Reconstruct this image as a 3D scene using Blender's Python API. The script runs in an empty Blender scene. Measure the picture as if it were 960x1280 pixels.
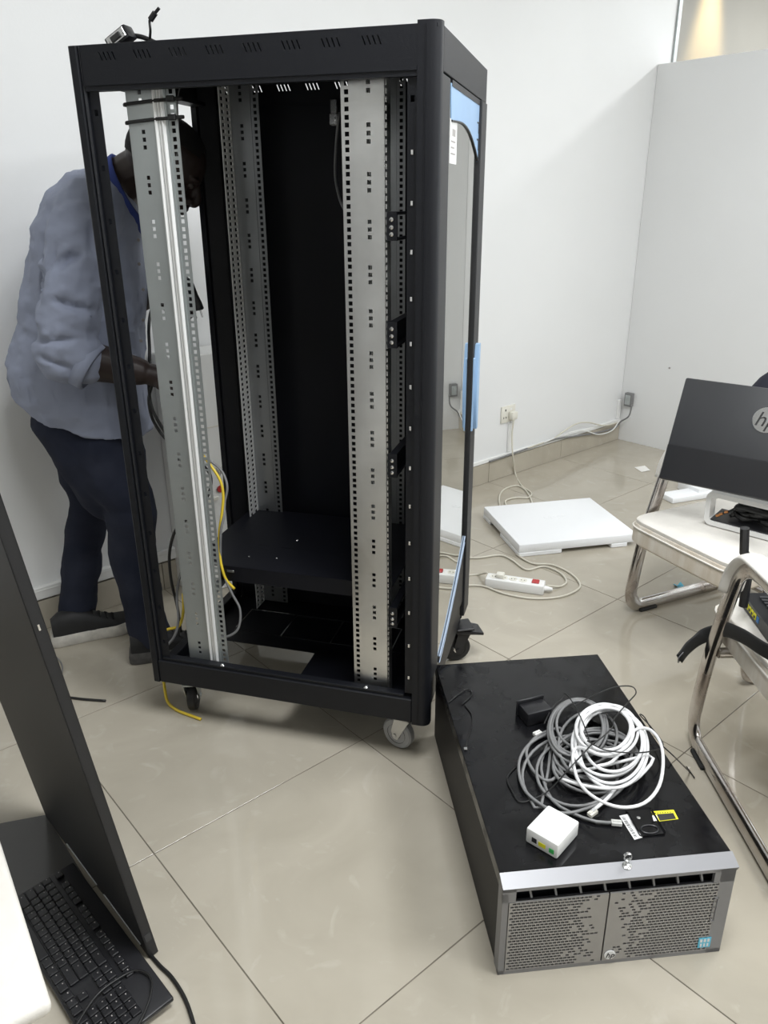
import bpy, bmesh, math, random
from mathutils import Vector, Matrix, noise
C = bpy.context.collection
S = bpy.context.scene
random.seed(7)
V = Vector
PI = math.pi

# ------------------------------------------------------------------ camera
F_PX, PITCH, ROLL, CAM_Z = 970.6, 0.3798, -0.0067, 1.4178
cF = V((0, math.cos(PITCH), -math.sin(PITCH)))
cR0, cU0 = V((1, 0, 0)), V((0, math.sin(PITCH), math.cos(PITCH)))
cR = cR0 * math.cos(ROLL) + cU0 * math.sin(ROLL)
cU = cU0 * math.cos(ROLL) - cR0 * math.sin(ROLL)
cam = bpy.data.cameras.new('camera')
cam.sensor_fit = 'VERTICAL'; cam.sensor_height = 24; cam.lens = F_PX / 1280 * 24
cam.clip_start = 0.02
camo = bpy.data.objects.new('camera', cam); C.objects.link(camo)
camo.matrix_world = Matrix(((cR.x, cU.x, -cF.x, 0), (cR.y, cU.y, -cF.y, 0), (cR.z, cU.z, -cF.z, CAM_Z), (0, 0, 0, 1)))
S.camera = camo

# room axes: the wall behind the rack runs along RA, RB points into that wall
ROOM_T = math.radians(40.75)
RA, RB = V((math.cos(ROOM_T), math.sin(ROOM_T), 0)), V((-math.sin(ROOM_T), math.cos(ROOM_T), 0))
R0 = V((-0.545, 1.397, 0))
ROOM = Matrix.Translation(R0) @ Matrix.Rotation(ROOM_T, 4, 'Z')
TILE = 0.632
WALL_V, PART_U, PART_H, CEIL = 1.241, 3.763, 2.10, 2.95
U_MIN, V_MIN, U_MAX = -2.7, -4.2, 6.3

# ------------------------------------------------------------------ world and lights
w = bpy.data.worlds.new('world'); S.world = w; w.use_nodes = True
bg = w.node_tree.nodes['Background']; bg.inputs[0].default_value = (0.80, 0.88, 1, 1); bg.inputs[1].default_value = 1.0

def area(name, u, v, z, sx, sy, power, color=(1, 1, 1), rot=(0, 0, 0)):
    l = bpy.data.lights.new(name, 'AREA'); l.shape = 'RECTANGLE'; l.size = sx; l.size_y = sy
    l.energy = power; l.color = color
    o = bpy.data.objects.new(name, l); C.objects.link(o)
    o.matrix_world = ROOM @ Matrix.Translation((u, v, z)) @ Matrix.Rotation(rot[2], 4, 'Z') @ Matrix.Rotation(rot[0], 4, 'X')
    return o
area('unseen_overhead_light', 2.6, -0.9, CEIL - 0.03, 1.2, 0.6, 24, (0.95, 0.975, 1))  # added fill from overhead, no lamp known; the next two likewise
area('unseen_overhead_light', 0.4, -0.9, CEIL - 0.03, 1.2, 0.6, 44, (0.95, 0.975, 1))
area('unseen_overhead_light', 1.5, -2.9, CEIL - 0.03, 1.2, 0.6, 44, (0.95, 0.975, 1))
area('unseen_overhead_light', 4.9, 0.2, 2.72, 0.25, 0.25, 22, (0.97, 0.985, 1))
WIN_V0, WIN_V1, WIN_Z0, WIN_Z1 = -3.3, -0.7, 0.55, 1.98
area('window_daylight', PART_U - 0.01, (WIN_V0 + WIN_V1) / 2, (WIN_Z0 + WIN_Z1) / 2, WIN_V1 - WIN_V0 - .1, WIN_Z1 - WIN_Z0 - .1, 110, (0.90, 0.955, 1), (PI / 2, 0, -PI / 2))
sp = bpy.data.lights.new('downlight', 'SPOT'); sp.energy = 110; sp.color = (1, 0.76, 0.36); sp.spot_size = 0.75; sp.spot_blend = 0.8; sp.shadow_soft_size = 0.05
spo = bpy.data.objects.new('downlight', sp); C.objects.link(spo)
spo.matrix_world = ROOM @ Matrix.Translation((4.28, 1.10, 2.88)) @ Matrix.Rotation(0.12, 4, 'X')
S.view_settings.view_transform = 'Standard'; S.view_settings.look = 'None'
S.view_settings.exposure = 0.48; S.view_settings.gamma = 1.0
S.view_settings.use_curve_mapping = False

# ------------------------------------------------------------------ materials
def mat(name, col, rough=0.5, metal=0.0, spec=0.5, noise_amt=0.0, noise_scale=20, bump=0.0, bump_scale=80, rough_var=0.0, coat=0.0, emit=None, col2=None, trans=0.0, ior=1.5, stretch=None):
    m = bpy.data.materials.new(name); m.use_nodes = True
    nt = m.node_tree; N = nt.nodes; L = nt.links
    p = N['Principled BSDF']
    p.inputs['Base Color'].default_value = (*col, 1); p.inputs['Roughness'].default_value = rough
    p.inputs['Metallic'].default_value = metal; p.inputs['Specular IOR Level'].default_value = spec
    p.inputs['Coat Weight'].default_value = coat; p.inputs['Coat Roughness'].default_value = 0.05
    p.inputs['Transmission Weight'].default_value = trans; p.inputs['IOR'].default_value = ior
    if noise_amt or bump or rough_var:
        tc = N.new('ShaderNodeTexCoord'); src = tc.outputs['Object']
        if stretch:
            mp = N.new('ShaderNodeMapping'); mp.inputs['Scale'].default_value = stretch
            L.new(src, mp.inputs[0]); src = mp.outputs[0]
        nz = N.new('ShaderNodeTexNoise'); nz.inputs['Scale'].default_value = noise_scale; nz.inputs['Detail'].default_value = 6
        L.new(src, nz.inputs['Vector'])
        if noise_amt:
            r = N.new('ShaderNodeMapRange'); r.inputs['From Min'].default_value = 0.3; r.inputs['From Max'].default_value = 0.7
            L.new(nz.outputs['Fac'], r.inputs['Value'])
            mx = N.new('ShaderNodeMix'); mx.data_type = 'RGBA'
            c2 = col2 or tuple(max(0, c * (1 - noise_amt)) for c in col)
            mx.inputs['A'].default_value = (*col, 1); mx.inputs['B'].default_value = (*c2, 1)
            L.new(r.outputs[0], mx.inputs['Factor']); L.new(mx.outputs['Result'], p.inputs['Base Color'])
        if rough_var:
            r2 = N.new('ShaderNodeMapRange'); r2.inputs['From Min'].default_value = 0.35; r2.inputs['From Max'].default_value = 0.65
            r2.inputs['To Min'].default_value = max(0.02, rough - rough_var); r2.inputs['To Max'].default_value = rough + rough_var
            L.new(nz.outputs['Fac'], r2.inputs['Value']); L.new(r2.outputs[0], p.inputs['Roughness'])
        if bump:
            nb = N.new('ShaderNodeTexNoise'); nb.inputs['Scale'].default_value = bump_scale; nb.inputs['Detail'].default_value = 4
            L.new(src, nb.inputs['Vector'])
            b = N.new('ShaderNodeBump'); b.inputs['Strength'].default_value = bump; b.inputs['Distance'].default_value = 0.003
            L.new(nb.outputs['Fac'], b.inputs['Height']); L.new(b.outputs[0], p.inputs['Normal'])
    if emit:
        p.inputs['Emission Color'].default_value = (*emit[0], 1); p.inputs['Emission Strength'].default_value = emit[1]
    return m

M = {}
M['wall'] = mat('white_paint', (0.80, 0.805, 0.80), 0.55, noise_amt=0.04, noise_scale=1.5, bump=0.08, bump_scale=120)
M['ceiling'] = mat('ceiling_paint', (0.82, 0.82, 0.80), 0.8, noise_amt=0.02)
M['tan'] = mat('tan_paint', (0.30, 0.285, 0.25), 0.5, noise_amt=0.05, noise_scale=2)
M['grout'] = mat('grout', (0.10, 0.085, 0.065), 0.9, noise_amt=0.4, noise_scale=14, col2=(0.20, 0.175, 0.14))
M['black'] = mat('black_powder_coat', (0.0065, 0.0072, 0.010), 0.46, bump=0.10, bump_scale=500, spec=0.33)
M['black_in'] = mat('black_inner_steel', (0.005, 0.0055, 0.009), 0.5, spec=0.3, noise_amt=0.3, noise_scale=6)
M['dgrey'] = mat('dark_grey_steel', (0.014, 0.0143, 0.016), 0.5, bump=0.08, bump_scale=400, noise_amt=0.15, noise_scale=5)
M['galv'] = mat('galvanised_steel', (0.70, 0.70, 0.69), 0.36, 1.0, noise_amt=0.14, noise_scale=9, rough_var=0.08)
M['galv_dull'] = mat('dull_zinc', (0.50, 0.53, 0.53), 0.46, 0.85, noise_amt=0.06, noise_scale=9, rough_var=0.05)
M['zinc_lit'] = mat('lit_zinc', (0.88, 0.88, 0.87), 0.5, 0.35)  # paler copy of the rail zinc, light on right-facing folds put into the colour
M['zinc_shaded'] = mat('shaded_zinc', (0.34, 0.35, 0.36), 0.38, 0.9, noise_amt=0.3, noise_scale=4, rough_var=0.1, stretch=(1, 1, 0.6))  # darker copy of the rail zinc, shade on the far web put into the colour
M['chrome'] = mat('worn_chrome', (0.60, 0.59, 0.575), 0.16, 1.0, noise_amt=0.4, noise_scale=13, rough_var=0.12, col2=(0.42, 0.37, 0.34))
M['steel'] = mat('bright_steel', (0.72, 0.72, 0.72), 0.22, 1.0)
M['rubber'] = mat('black_rubber', (0.012, 0.012, 0.012), 0.6)
M['tyre'] = mat('grey_tyre', (0.40, 0.40, 0.40), 0.5)
M['plastic_k'] = mat('black_plastic', (0.012, 0.012, 0.014), 0.35)
M['plastic_w'] = mat('white_plastic', (0.82, 0.82, 0.80), 0.35)
M['plastic_c'] = mat('cream_plastic', (0.74, 0.72, 0.64), 0.4)
M['foam'] = mat('white_foam', (0.88, 0.89, 0.90), 0.85, bump=0.35, bump_scale=260)
M['paper'] = mat('white_paper', (0.82, 0.80, 0.76), 0.8)
M['wcable'] = mat('white_cable', (0.80, 0.80, 0.80), 0.4)
M['ccable'] = mat('cream_cable', (0.62, 0.59, 0.50), 0.45)
M['gcable'] = mat('grey_cable', (0.20, 0.20, 0.20), 0.4)
M['kcable'] = mat('black_cable', (0.010, 0.010, 0.010), 0.4)
M['ycable'] = mat('yellow_cable', (0.75, 0.55, 0.04), 0.4)
M['red'] = mat('red_plastic', (0.45, 0.02, 0.02), 0.35)
M['yellow'] = mat('yellow_print', (0.85, 0.80, 0.03), 0.5)
M['green'] = mat('green_plastic', (0.05, 0.42, 0.10), 0.45)
M['blue'] = mat('blue_plastic', (0.03, 0.20, 0.55), 0.45)
M['film'] = mat('blue_protective_film', (0.30, 0.46, 0.68), 0.4, noise_amt=0.1, noise_scale=9)
M['film_line'] = mat('pale_film_edge', (0.34, 0.42, 0.54), 0.4)
M['copper'] = mat('copper_ends', (0.55, 0.25, 0.10), 0.35, 1.0)
M['clear'] = mat('clear_connector', (0.75, 0.75, 0.72), 0.12, spec=0.7)
M['leather'] = mat('white_leather', (0.80, 0.77, 0.71), 0.45, noise_amt=0.12, noise_scale=9, bump=0.25, bump_scale=130)
M['leather_worn'] = mat('worn_leather_edge', (0.78, 0.74, 0.66), 0.6, noise_amt=0.25, noise_scale=22, bump=0.5, bump_scale=90, stretch=(1, 1, 0.25), col2=(0.62, 0.54, 0.43))
M['case'] = mat('black_case_lid', (0.006, 0.006, 0.007), 0.20, noise_amt=0.0, noise_scale=13, rough_var=0.16, spec=0.34)
M['case_side'] = mat('black_case_side', (0.012, 0.011, 0.011), 0.5, bump=0.05, bump_scale=400, spec=0.25)
M['bezel'] = mat('grey_bezel', (0.36, 0.35, 0.34), 0.40, 0.45, noise_amt=0.05, noise_scale=60)
M['bezel_l'] = mat('light_grey_bezel', (0.25, 0.25, 0.26), 0.40, 0.45)
M['label'] = mat('white_label', (0.75, 0.75, 0.74), 0.5)
M['ink'] = mat('black_ink', (0.02, 0.02, 0.02), 0.6)
M['greyink'] = mat('grey_ink', (0.35, 0.33, 0.32), 0.6)
M['cyan'] = mat('blue_sticker', (0.12, 0.52, 0.72), 0.4)
M['monitor'] = mat('dark_grey_plastic', (0.042, 0.043, 0.046), 0.42, noise_amt=0.12, noise_scale=4)
M['monitor_low'] = mat('charcoal_gloss', (0.020, 0.020, 0.022), 0.30, noise_amt=0.2, noise_scale=5)
M['screen'] = mat('screen_glass', (0.005, 0.005, 0.006), 0.05)
M['shirt'] = mat('grey_blue_cotton', (0.30, 0.33, 0.43), 0.85, noise_amt=0.10, noise_scale=7, bump=0.25, bump_scale=700)
M['collar'] = mat('blue_collar', (0.035, 0.06, 0.25), 0.85)
M['denim'] = mat('dark_denim', (0.012, 0.015, 0.028), 0.9, noise_amt=0.45, noise_scale=8, bump=0.3, bump_scale=600, col2=(0.028, 0.032, 0.05), spec=0.2)
M['skin'] = mat('dark_skin', (0.026, 0.014, 0.011), 0.5, noise_amt=0.15, noise_scale=30)
M['hair'] = mat('black_hair', (0.006, 0.005, 0.005), 0.85, bump=0.8, bump_scale=900)
M['shoe'] = mat('black_shoe', (0.012, 0.012, 0.013), 0.6, noise_amt=0.3, noise_scale=40)
M['sole'] = mat('worn_white_sole', (0.72, 0.69, 0.63), 0.7, noise_amt=0.3, noise_scale=35)
M['sole_k'] = mat('dark_sole', (0.10, 0.095, 0.09), 0.7, noise_amt=0.35, noise_scale=60)
M['eye'] = mat('eye_white', (0.07, 0.06, 0.055), 0.4)
M['bag'] = mat('navy_cloth', (0.010, 0.011, 0.022), 0.8, bump=0.3, bump_scale=300)
M['strap'] = mat('black_webbing', (0.012, 0.012, 0.012), 0.65, bump=0.4, bump_scale=900)
M['gplate'] = mat('grey_gloss_sheet', (0.085, 0.083, 0.080), 0.18, noise_amt=0.1, noise_scale=3)

def floor_tile_material():
    m = bpy.data.materials.new('polished_tile'); m.use_nodes = True
    N, L = m.node_tree.nodes, m.node_tree.links; p = N['Principled BSDF']
    tc = N.new('ShaderNodeTexCoord'); oi = N.new('ShaderNodeObjectInfo')
    ad = N.new('ShaderNodeVectorMath'); ad.operation = 'MULTIPLY_ADD'; ad.inputs[1].default_value = (1, 1, 1)
    cb = N.new('ShaderNodeCombineXYZ'); ml = N.new('ShaderNodeMath'); ml.operation = 'MULTIPLY'; ml.inputs[1].default_value = 40
    L.new(oi.outputs['Random'], ml.inputs[0]); L.new(ml.outputs[0], cb.inputs[0]); L.new(ml.outputs[0], cb.inputs[1])
    L.new(tc.outputs['Object'], ad.inputs[0]); L.new(cb.outputs[0], ad.inputs[2])
    n1 = N.new('ShaderNodeTexNoise'); n1.inputs['Scale'].default_value = 3.0; n1.inputs['Detail'].default_value = 8; n1.inputs['Distortion'].default_value = 1.5
    L.new(ad.outputs[0], n1.inputs['Vector'])
    cr = N.new('ShaderNodeValToRGB')
    cr.color_ramp.elements[0].position = 0.3; cr.color_ramp.elements[0].color = (0.40, 0.365, 0.295, 1)
    cr.color_ramp.elements[1].position = 0.7; cr.color_ramp.elements[1].color = (0.46, 0.42, 0.345, 1)
    L.new(n1.outputs['Fac'], cr.inputs[0])
    v1 = N.new('ShaderNodeTexNoise'); v1.inputs['Scale'].default_value = 7; v1.inputs['Detail'].default_value = 10; v1.inputs['Distortion'].default_value = 3
    L.new(ad.outputs[0], v1.inputs['Vector'])
    r = N.new('ShaderNodeMapRange'); r.inputs['From Min'].default_value = 0.60; r.inputs['From Max'].default_value = 0.80
    L.new(v1.outputs['Fac'], r.inputs['Value'])
    mx = N.new('ShaderNodeMix'); mx.data_type = 'RGBA'; mx.inputs['B'].default_value = (0.49, 0.455, 0.385, 1)
    L.new(r.outputs[0], mx.inputs['Factor']); L.new(cr.outputs[0], mx.inputs['A']); L.new(mx.outputs['Result'], p.inputs['Base Color'])
    p.inputs['Roughness'].default_value = 0.07; p.inputs['Specular IOR Level'].default_value = 0.5
    p.inputs['Coat Weight'].default_value = 0.0
    return m
M['tile'] = floor_tile_material()

def glass_material():
    m = bpy.data.materials.new('tinted_glass'); m.use_nodes = True
    N, L = m.node_tree.nodes, m.node_tree.links
    for n in list(N):
        if n.type != 'OUTPUT_MATERIAL': N.remove(n)
    t = N.new('ShaderNodeBsdfTransparent'); t.inputs[0].default_value = (0.30, 0.31, 0.31, 1)
    g = N.new('ShaderNodeBsdfGlossy'); g.inputs['Roughness'].default_value = 0.0; g.inputs[0].default_value = (0.97, 0.97, 0.95, 1)
    f = N.new('ShaderNodeFresnel'); f.inputs[0].default_value = 1.5
    x = N.new('ShaderNodeMixShader'); mr = N.new('ShaderNodeMapRange'); mr.inputs['From Min'].default_value = 0.04; mr.inputs['From Max'].default_value = 0.40; mr.inputs['To Min'].default_value = 0.30; mr.inputs['To Max'].default_value = 0.80
    L.new(f.outputs[0], mr.inputs['Value']); L.new(mr.outputs[0], x.inputs[0]); L.new(t.outputs[0], x.inputs[1]); L.new(g.outputs[0], x.inputs[2])
    L.new(x.outputs[0], N['Material Output'].inputs[0])
    return m
M['glass'] = glass_material()

# ------------------------------------------------------------------ helpers
def mesh_obj(name, bm, m, parent=None, smooth=False, recalc=True):
    if recalc: bmesh.ops.recalc_face_normals(bm, faces=bm.faces)
    me = bpy.data.meshes.new(name); bm.to_mesh(me); bm.free()
    me.materials.append(m)
    if smooth:
        me.polygons.foreach_set('use_smooth', [True] * len(me.polygons))
        if smooth != 'all': me.set_sharp_from_angle(angle=math.radians(40))
    o = bpy.data.objects.new(name, me); C.objects.link(o)
    if parent: o.parent = parent
    return o
def tag(o, label=None, cat=None, group=None, kind=None):
    if label: o['label'] = label
    if cat: o['category'] = cat
    if group: o['group'] = group
    if kind: o['kind'] = kind
    return o
def thing(name, label, cat, loc=(0, 0, 0), rz=0, group=None):
    o = bpy.data.objects.new(name, None); C.objects.link(o); o.empty_display_size = 0.05
    o.location = loc; o.rotation_euler = (0, 0, rz)
    return tag(o, label, cat, group)
def copy_tree(o, parent=None):
    c = o.copy(); C.objects.link(c)
    if parent: c.parent = parent
    for ch in list(o.children): copy_tree(ch, c)
    return c
def BM(): return bmesh.new()
def box(bm, a, b, bev=0.0, mtx=None, seg=1):
    r = bmesh.ops.create_cube(bm, size=1)
    vs = r['verts']
    a, b = V(a), V(b)
    for v in vs: v.co = V(((v.co.x + .5) * (b.x - a.x) + a.x, (v.co.y + .5) * (b.y - a.y) + a.y, (v.co.z + .5) * (b.z - a.z) + a.z))
    if bev:
        es = list({e for v in vs for e in v.link_edges})
        r = bmesh.ops.bevel(bm, geom=es, offset=bev, segments=seg, affect='EDGES', profile=0.5)
        vs = list({v for f in r['faces'] for v in f.verts} | {v for v in vs if v.is_valid})
    if mtx:
        for v in vs: v.co = mtx @ v.co
    return vs
def loft(bm, rings, cap=True, closed=False):
    vr = [[bm.verts.new(p) for p in r] for r in rings]
    n = len(vr[0]); k = len(vr)
    for i in range(k if closed else k - 1):
        A, B = vr[i], vr[(i + 1) % k]
        for j in range(n):
            bm.faces.new((A[j], A[(j + 1) % n], B[(j + 1) % n], B[j]))
    if cap and not closed:
        bm.faces.new(vr[0][::-1]); bm.faces.new(vr[-1])
def smooth_path(pts, n=6, closed=False):
    pts = [V(p) for p in pts]; out = []; k = len(pts)
    for i in range(k if closed else k - 1):
        p0 = pts[i - 1] if (i > 0 or closed) else pts[0] * 2 - pts[1]
        p1, p2 = pts[i], pts[(i + 1) % k]
        p3 = pts[(i + 2) % k] if (i + 2 < k or closed) else pts[-1] * 2 - pts[-2]
        for j in range(n):
            t = j / n
            out.append(0.5 * (p1 * 2 + (p2 - p0) * t + (p0 * 2 - p1 * 5 + p2 * 4 - p3) * t * t + (p1 * 3 - p0 - p2 * 3 + p3) * t ** 3))
    if not closed: out.append(pts[-1])
    return out
def tube(bm, pts, r, seg=8, closed=False, r2=None, up=None, cap=True):
    pts = [V(p) for p in pts]; k = len(pts); rings = []
    nrm = None
    for i, p in enumerate(pts):
        if closed: t = pts[(i + 1) % k] - pts[i - 1]
        else: t = pts[min(i + 1, k - 1)] - pts[max(i - 1, 0)]
        if t.length < 1e-9: t = V((0, 0, 1))
        t.normalize()
        if up is not None: nrm = V(up) - t * V(up).dot(t)
        elif nrm is None:
            a = V((0, 0, 1)) if abs(t.z) < 0.9 else V((1, 0, 0)); nrm = a - t * a.dot(t)
        else: nrm = nrm - t * nrm.dot(t)
        if nrm.length < 1e-6: nrm = t.orthogonal()
        nrm.normalize(); b = t.cross(nrm)
        ra = r[i] if isinstance(r, (list, tuple)) else r
        rb = (r2[i] if isinstance(r2, (list, tuple)) else r2) if r2 is not None else ra
        rings.append([p + nrm * (ra * math.cos(2 * PI * j / seg)) + b * (rb * math.sin(2 * PI * j / seg)) for j in range(seg)])
    loft(bm, rings, cap, closed)
def cyl(bm, c, axis, r, h, seg=20, r2=None):
    c = V(c); a = V(axis).normalized(); n = a.orthogonal().normalized(); b = a.cross(n)
    rings = []
    for s, rr in ((0, r), (1, r if r2 is None else r2)):
        rings.append([c + a * (h * s) + (n * math.cos(2 * PI * j / seg) + b * math.sin(2 * PI * j / seg)) * rr for j in range(seg)])
    loft(bm, rings)
def lathe(bm, c, axis, prof, seg=24):
    c = V(c); a = V(axis).normalized(); n = a.orthogonal().normalized(); b = a.cross(n)
    loft(bm, [[c + a * h + (n * math.cos(2 * PI * j / seg) + b * math.sin(2 * PI * j / seg)) * max(r, 1e-4) for j in range(seg)] for r, h in prof])
def prism(bm, poly, d):
    poly = [V(p) for p in poly]; d = V(d)
    a = [bm.verts.new(p) for p in poly]; b = [bm.verts.new(p + d) for p in poly]
    bm.faces.new(a[::-1]); bm.faces.new(b); n = len(a)
    for i in range(n): bm.faces.new((a[i], a[(i + 1) % n], b[(i + 1) % n], b[i]))
def ellipsoid(bm, c, rx, ry, rz, mtx=None, u=16, v=10):
    r = bmesh.ops.create_uvsphere(bm, u_segments=u, v_segments=v, radius=1)
    for q in r['verts']:
        p = V((q.co.x * rx, q.co.y * ry, q.co.z * rz))
        if mtx: p = mtx @ p
        q.co = p + V(c)
def sheet(bm, O, U, W, us, vs, hole, th):
    """perforated plate: O origin, U and W in-plane unit vectors, us and vs cell borders, hole(i,j) gives 4 (u,v) corners or None, th thickness vector"""
    O, U, W, th = V(O), V(U), V(W), V(th)
    P = lambda u, v: O + U * u + W * v
    for i in range(len(us) - 1):
        for j in range(len(vs) - 1):
            c = [P(us[i], vs[j]), P(us[i + 1], vs[j]), P(us[i + 1], vs[j + 1]), P(us[i], vs[j + 1])]
            h = hole(i, j)
            if not h:
                bm.faces.new([bm.verts.new(p) for p in c]); bm.faces.new([bm.verts.new(p + th) for p in c[::-1]]); continue
            hq = [P(*q) for q in h]
            for off, flip in ((V((0, 0, 0)), False), (th, True)):
                a = [bm.verts.new(p + off) for p in c]; b = [bm.verts.new(p + off) for p in hq]
                for k in range(4):
                    f = [a[k], a[(k + 1) % 4], b[(k + 1) % 4], b[k]]
                    bm.faces.new(f[::-1] if flip else f)
            a = [bm.verts.new(p) for p in hq]; b = [bm.verts.new(p + th) for p in hq]
            for k in range(4): bm.faces.new((a[(k + 1) % 4], a[k], b[k], b[(k + 1) % 4]))
    u0, u1, v0, v1 = us[0], us[-1], vs[0], vs[-1]
    for A, B in (((u0, v0), (u1, v0)), ((u1, v0), (u1, v1)), ((u1, v1), (u0, v1)), ((u0, v1), (u0, v0))):
        bm.faces.new([bm.verts.new(p) for p in (P(*A), P(*A) + th, P(*B) + th, P(*B))])
def text_obj(name, body, size, m, parent, mtx, depth=0.0004, align='CENTER', shear=0.0):
    cu = bpy.data.curves.new(name, 'FONT'); cu.body = body; cu.size = size; cu.extrude = depth; cu.align_x = align; cu.align_y = 'CENTER'; cu.shear = shear
    cu.resolution_u = 3
    t = bpy.data.objects.new(name, cu); C.objects.link(t)
    dg = bpy.context.evaluated_depsgraph_get(); me = bpy.data.meshes.new_from_object(t.evaluated_get(dg))
    bpy.data.objects.remove(t); me.materials.clear(); me.materials.append(m)
    o = bpy.data.objects.new(name, me); C.objects.link(o)
    if parent: o.parent = parent
    o.matrix_local = mtx
    return o
def frame_mtx(o, x, y):
    x = V(x).normalized(); y = V(y).normalized(); z = x.cross(y)
    return Matrix(((x.x, y.x, z.x, o[0]), (x.y, y.y, z.y, o[1]), (x.z, y.z, z.z, o[2]), (0, 0, 0, 1)))
# measured sight lines of the photograph, met with real planes of the room
def sight(px, py): return cF + cR * ((px - 480) / F_PX) - cU * ((py - 640) / F_PX)
def on_z(px, py, z=0.0):
    d = sight(px, py); return V((0, 0, CAM_Z)) + d * ((z - CAM_Z) / d.z)
def on_y(px, py, y):
    d = sight(px, py); return V((0, 0, CAM_Z)) + d * (y / d.y)
def on_plane(px, py, p, n):
    d = sight(px, py); c = V((0, 0, CAM_Z)); return c + d * ((V(p) - c).dot(V(n)) / d.dot(V(n)))
def on_wall(px, py, off=0.0): return on_plane(px, py, R0 + RB * (WALL_V - off), RB)
def remeshed(bm, voxel, smooth_it=0, ratio=None):
    bmesh.ops.recalc_face_normals(bm, faces=bm.faces)
    me = bpy.data.meshes.new('t'); bm.to_mesh(me); bm.free()
    o = bpy.data.objects.new('t', me); C.objects.link(o)
    r = o.modifiers.new('r', 'REMESH'); r.mode = 'VOXEL'; r.voxel_size = voxel
    if smooth_it:
        s = o.modifiers.new('s', 'SMOOTH'); s.iterations = smooth_it; s.factor = 0.5
    if ratio:
        d = o.modifiers.new('d', 'DECIMATE'); d.ratio = ratio
    dg = bpy.context.evaluated_depsgraph_get(); me2 = bpy.data.meshes.new_from_object(o.evaluated_get(dg))
    bpy.data.objects.remove(o)
    out = BM(); out.from_mesh(me2); bpy.data.meshes.remove(me2)
    return out

# ------------------------------------------------------------------ setting
def room_box(name, a, b, m, bev=0):
    bm = BM(); box(bm, a, b, bev); o = mesh_obj(name, bm, m); o.matrix_world = ROOM; return tag(o, kind='structure')
fl = room_box('floor', (U_MIN, V_MIN, -0.12), (U_MAX, 1.40, -0.0013), M['grout'])
tb = BM(); g = 0.0014
box(tb, (g, g, -0.010), (TILE - g, TILE - g, 0), 0.0004)
tile_mesh = None
for i in range(int(U_MIN / TILE), 7):
    for j in range(-5, 2):
        u0, v0 = i * TILE, j * TILE
        if v0 > WALL_V - 0.01 or u0 > PART_U: continue
        if tile_mesh is None:
            o = mesh_obj('tile', tb, M['tile'], fl); tile_mesh = o.data
        else:
            o = bpy.data.objects.new('tile', tile_mesh); C.objects.link(o); o.parent = fl
        o.location = (u0, v0, 0)
room_box('wall_left', (U_MIN, WALL_V, -0.02), (3.895, WALL_V + 0.16, CEIL), M['wall'])
bm = BM()
box(bm, (PART_U, WIN_V1, -0.02), (PART_U + 0.09, WALL_V - 0.0005, PART_H), 0.002); box(bm, (PART_U, V_MIN, -0.02), (PART_U + 0.09, WIN_V0, PART_H))
box(bm, (PART_U, WIN_V0, -0.02), (PART_U + 0.09, WIN_V1, WIN_Z0)); box(bm, (PART_U, WIN_V0, WIN_Z1), (PART_U + 0.09, WIN_V1, PART_H))
o = mesh_obj('wall_right', bm, M['wall']); o.matrix_world = ROOM; tag(o, kind='structure')
room_box('trim_1', (3.896, WALL_V - 0.012, -0.02), (3.925, WALL_V + 0.12, CEIL), M['galv_dull'])
room_box('wall_back', (3.926, WALL_V + 0.02, -0.02), (U_MAX, WALL_V + 0.18, CEIL), M['tan'])
room_box('wall_far', (U_MAX, V_MIN, -0.02), (U_MAX + 0.1, WALL_V + 0.18, CEIL), M['wall'])
room_box('wall_side', (U_MIN - 0.1, V_MIN, -0.02), (U_MIN, WALL_V + 0.16, CEIL), M['wall'])
room_box('ceiling', (U_MIN, V_MIN, CEIL), (U_MAX, WALL_V + 0.2, CEIL + 0.1), M['ceiling'])
room_box('wall_front', (U_MIN, V_MIN - 0.15, -0.02), (U_MAX, V_MIN, CEIL), M['wall'])
bm = BM()
for k in range(3):
    v = WIN_V0 + (WIN_V1 - WIN_V0 - 0.06) * k / 2
    box(bm, (PART_U + 0.005, v, WIN_Z0), (PART_U + 0.06, v + 0.06, WIN_Z1), 0.004)
box(bm, (PART_U + 0.005, WIN_V0, WIN_Z0), (PART_U + 0.06, WIN_V1, WIN_Z0 + 0.06), 0.004); box(bm, (PART_U + 0.005, WIN_V0, WIN_Z1 - 0.06), (PART_U + 0.06, WIN_V1, WIN_Z1), 0.004)
o = mesh_obj('window_1', bm, M['steel']); o.matrix_world = ROOM; tag(o, kind='structure')
# tiled skirting and the cable trunking lying on it
bm = BM(); box(bm, (U_MIN, WALL_V - 0.004, 0.0), (PART_U - 0.001, WALL_V + 0.004, 0.112))
sk = mesh_obj('baseboard_left', bm, M['grout']); sk.matrix_world = ROOM; tag(sk, kind='structure')
bm = BM(); box(bm, (g, -0.012, 0.001), (TILE - g, 0, 0.112), 0.001)
sko = mesh_obj('skirting_tile', bm, M['tile'], sk); sko.location = (0, WALL_V - 0.001, 0)
for i in range(-4, 6):
    if i == 0: continue
    c = sko.copy(); C.objects.link(c)
    c.location = (i * TILE, WALL_V - 0.001, 0)
    if (i + 1) * TILE > PART_U: c.scale.x = (PART_U - i * TILE - 0.002) / TILE
bm = BM(); box(bm, (U_MIN, WALL_V - 0.020, 0.121), (2.2, WALL_V, 0.168), 0.003); box(bm, (U_MIN, WALL_V - 0.022, 0.153), (2.2, WALL_V - 0.0195, 0.156))
box(bm, (2.202, WALL_V - 0.014, 0.114), (PART_U - 0.002, WALL_V, 0.136), 0.003)
box(bm, (2.680, WALL_V - 0.010, 0.138), (2.705, WALL_V, 0.30), 0.002)
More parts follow.
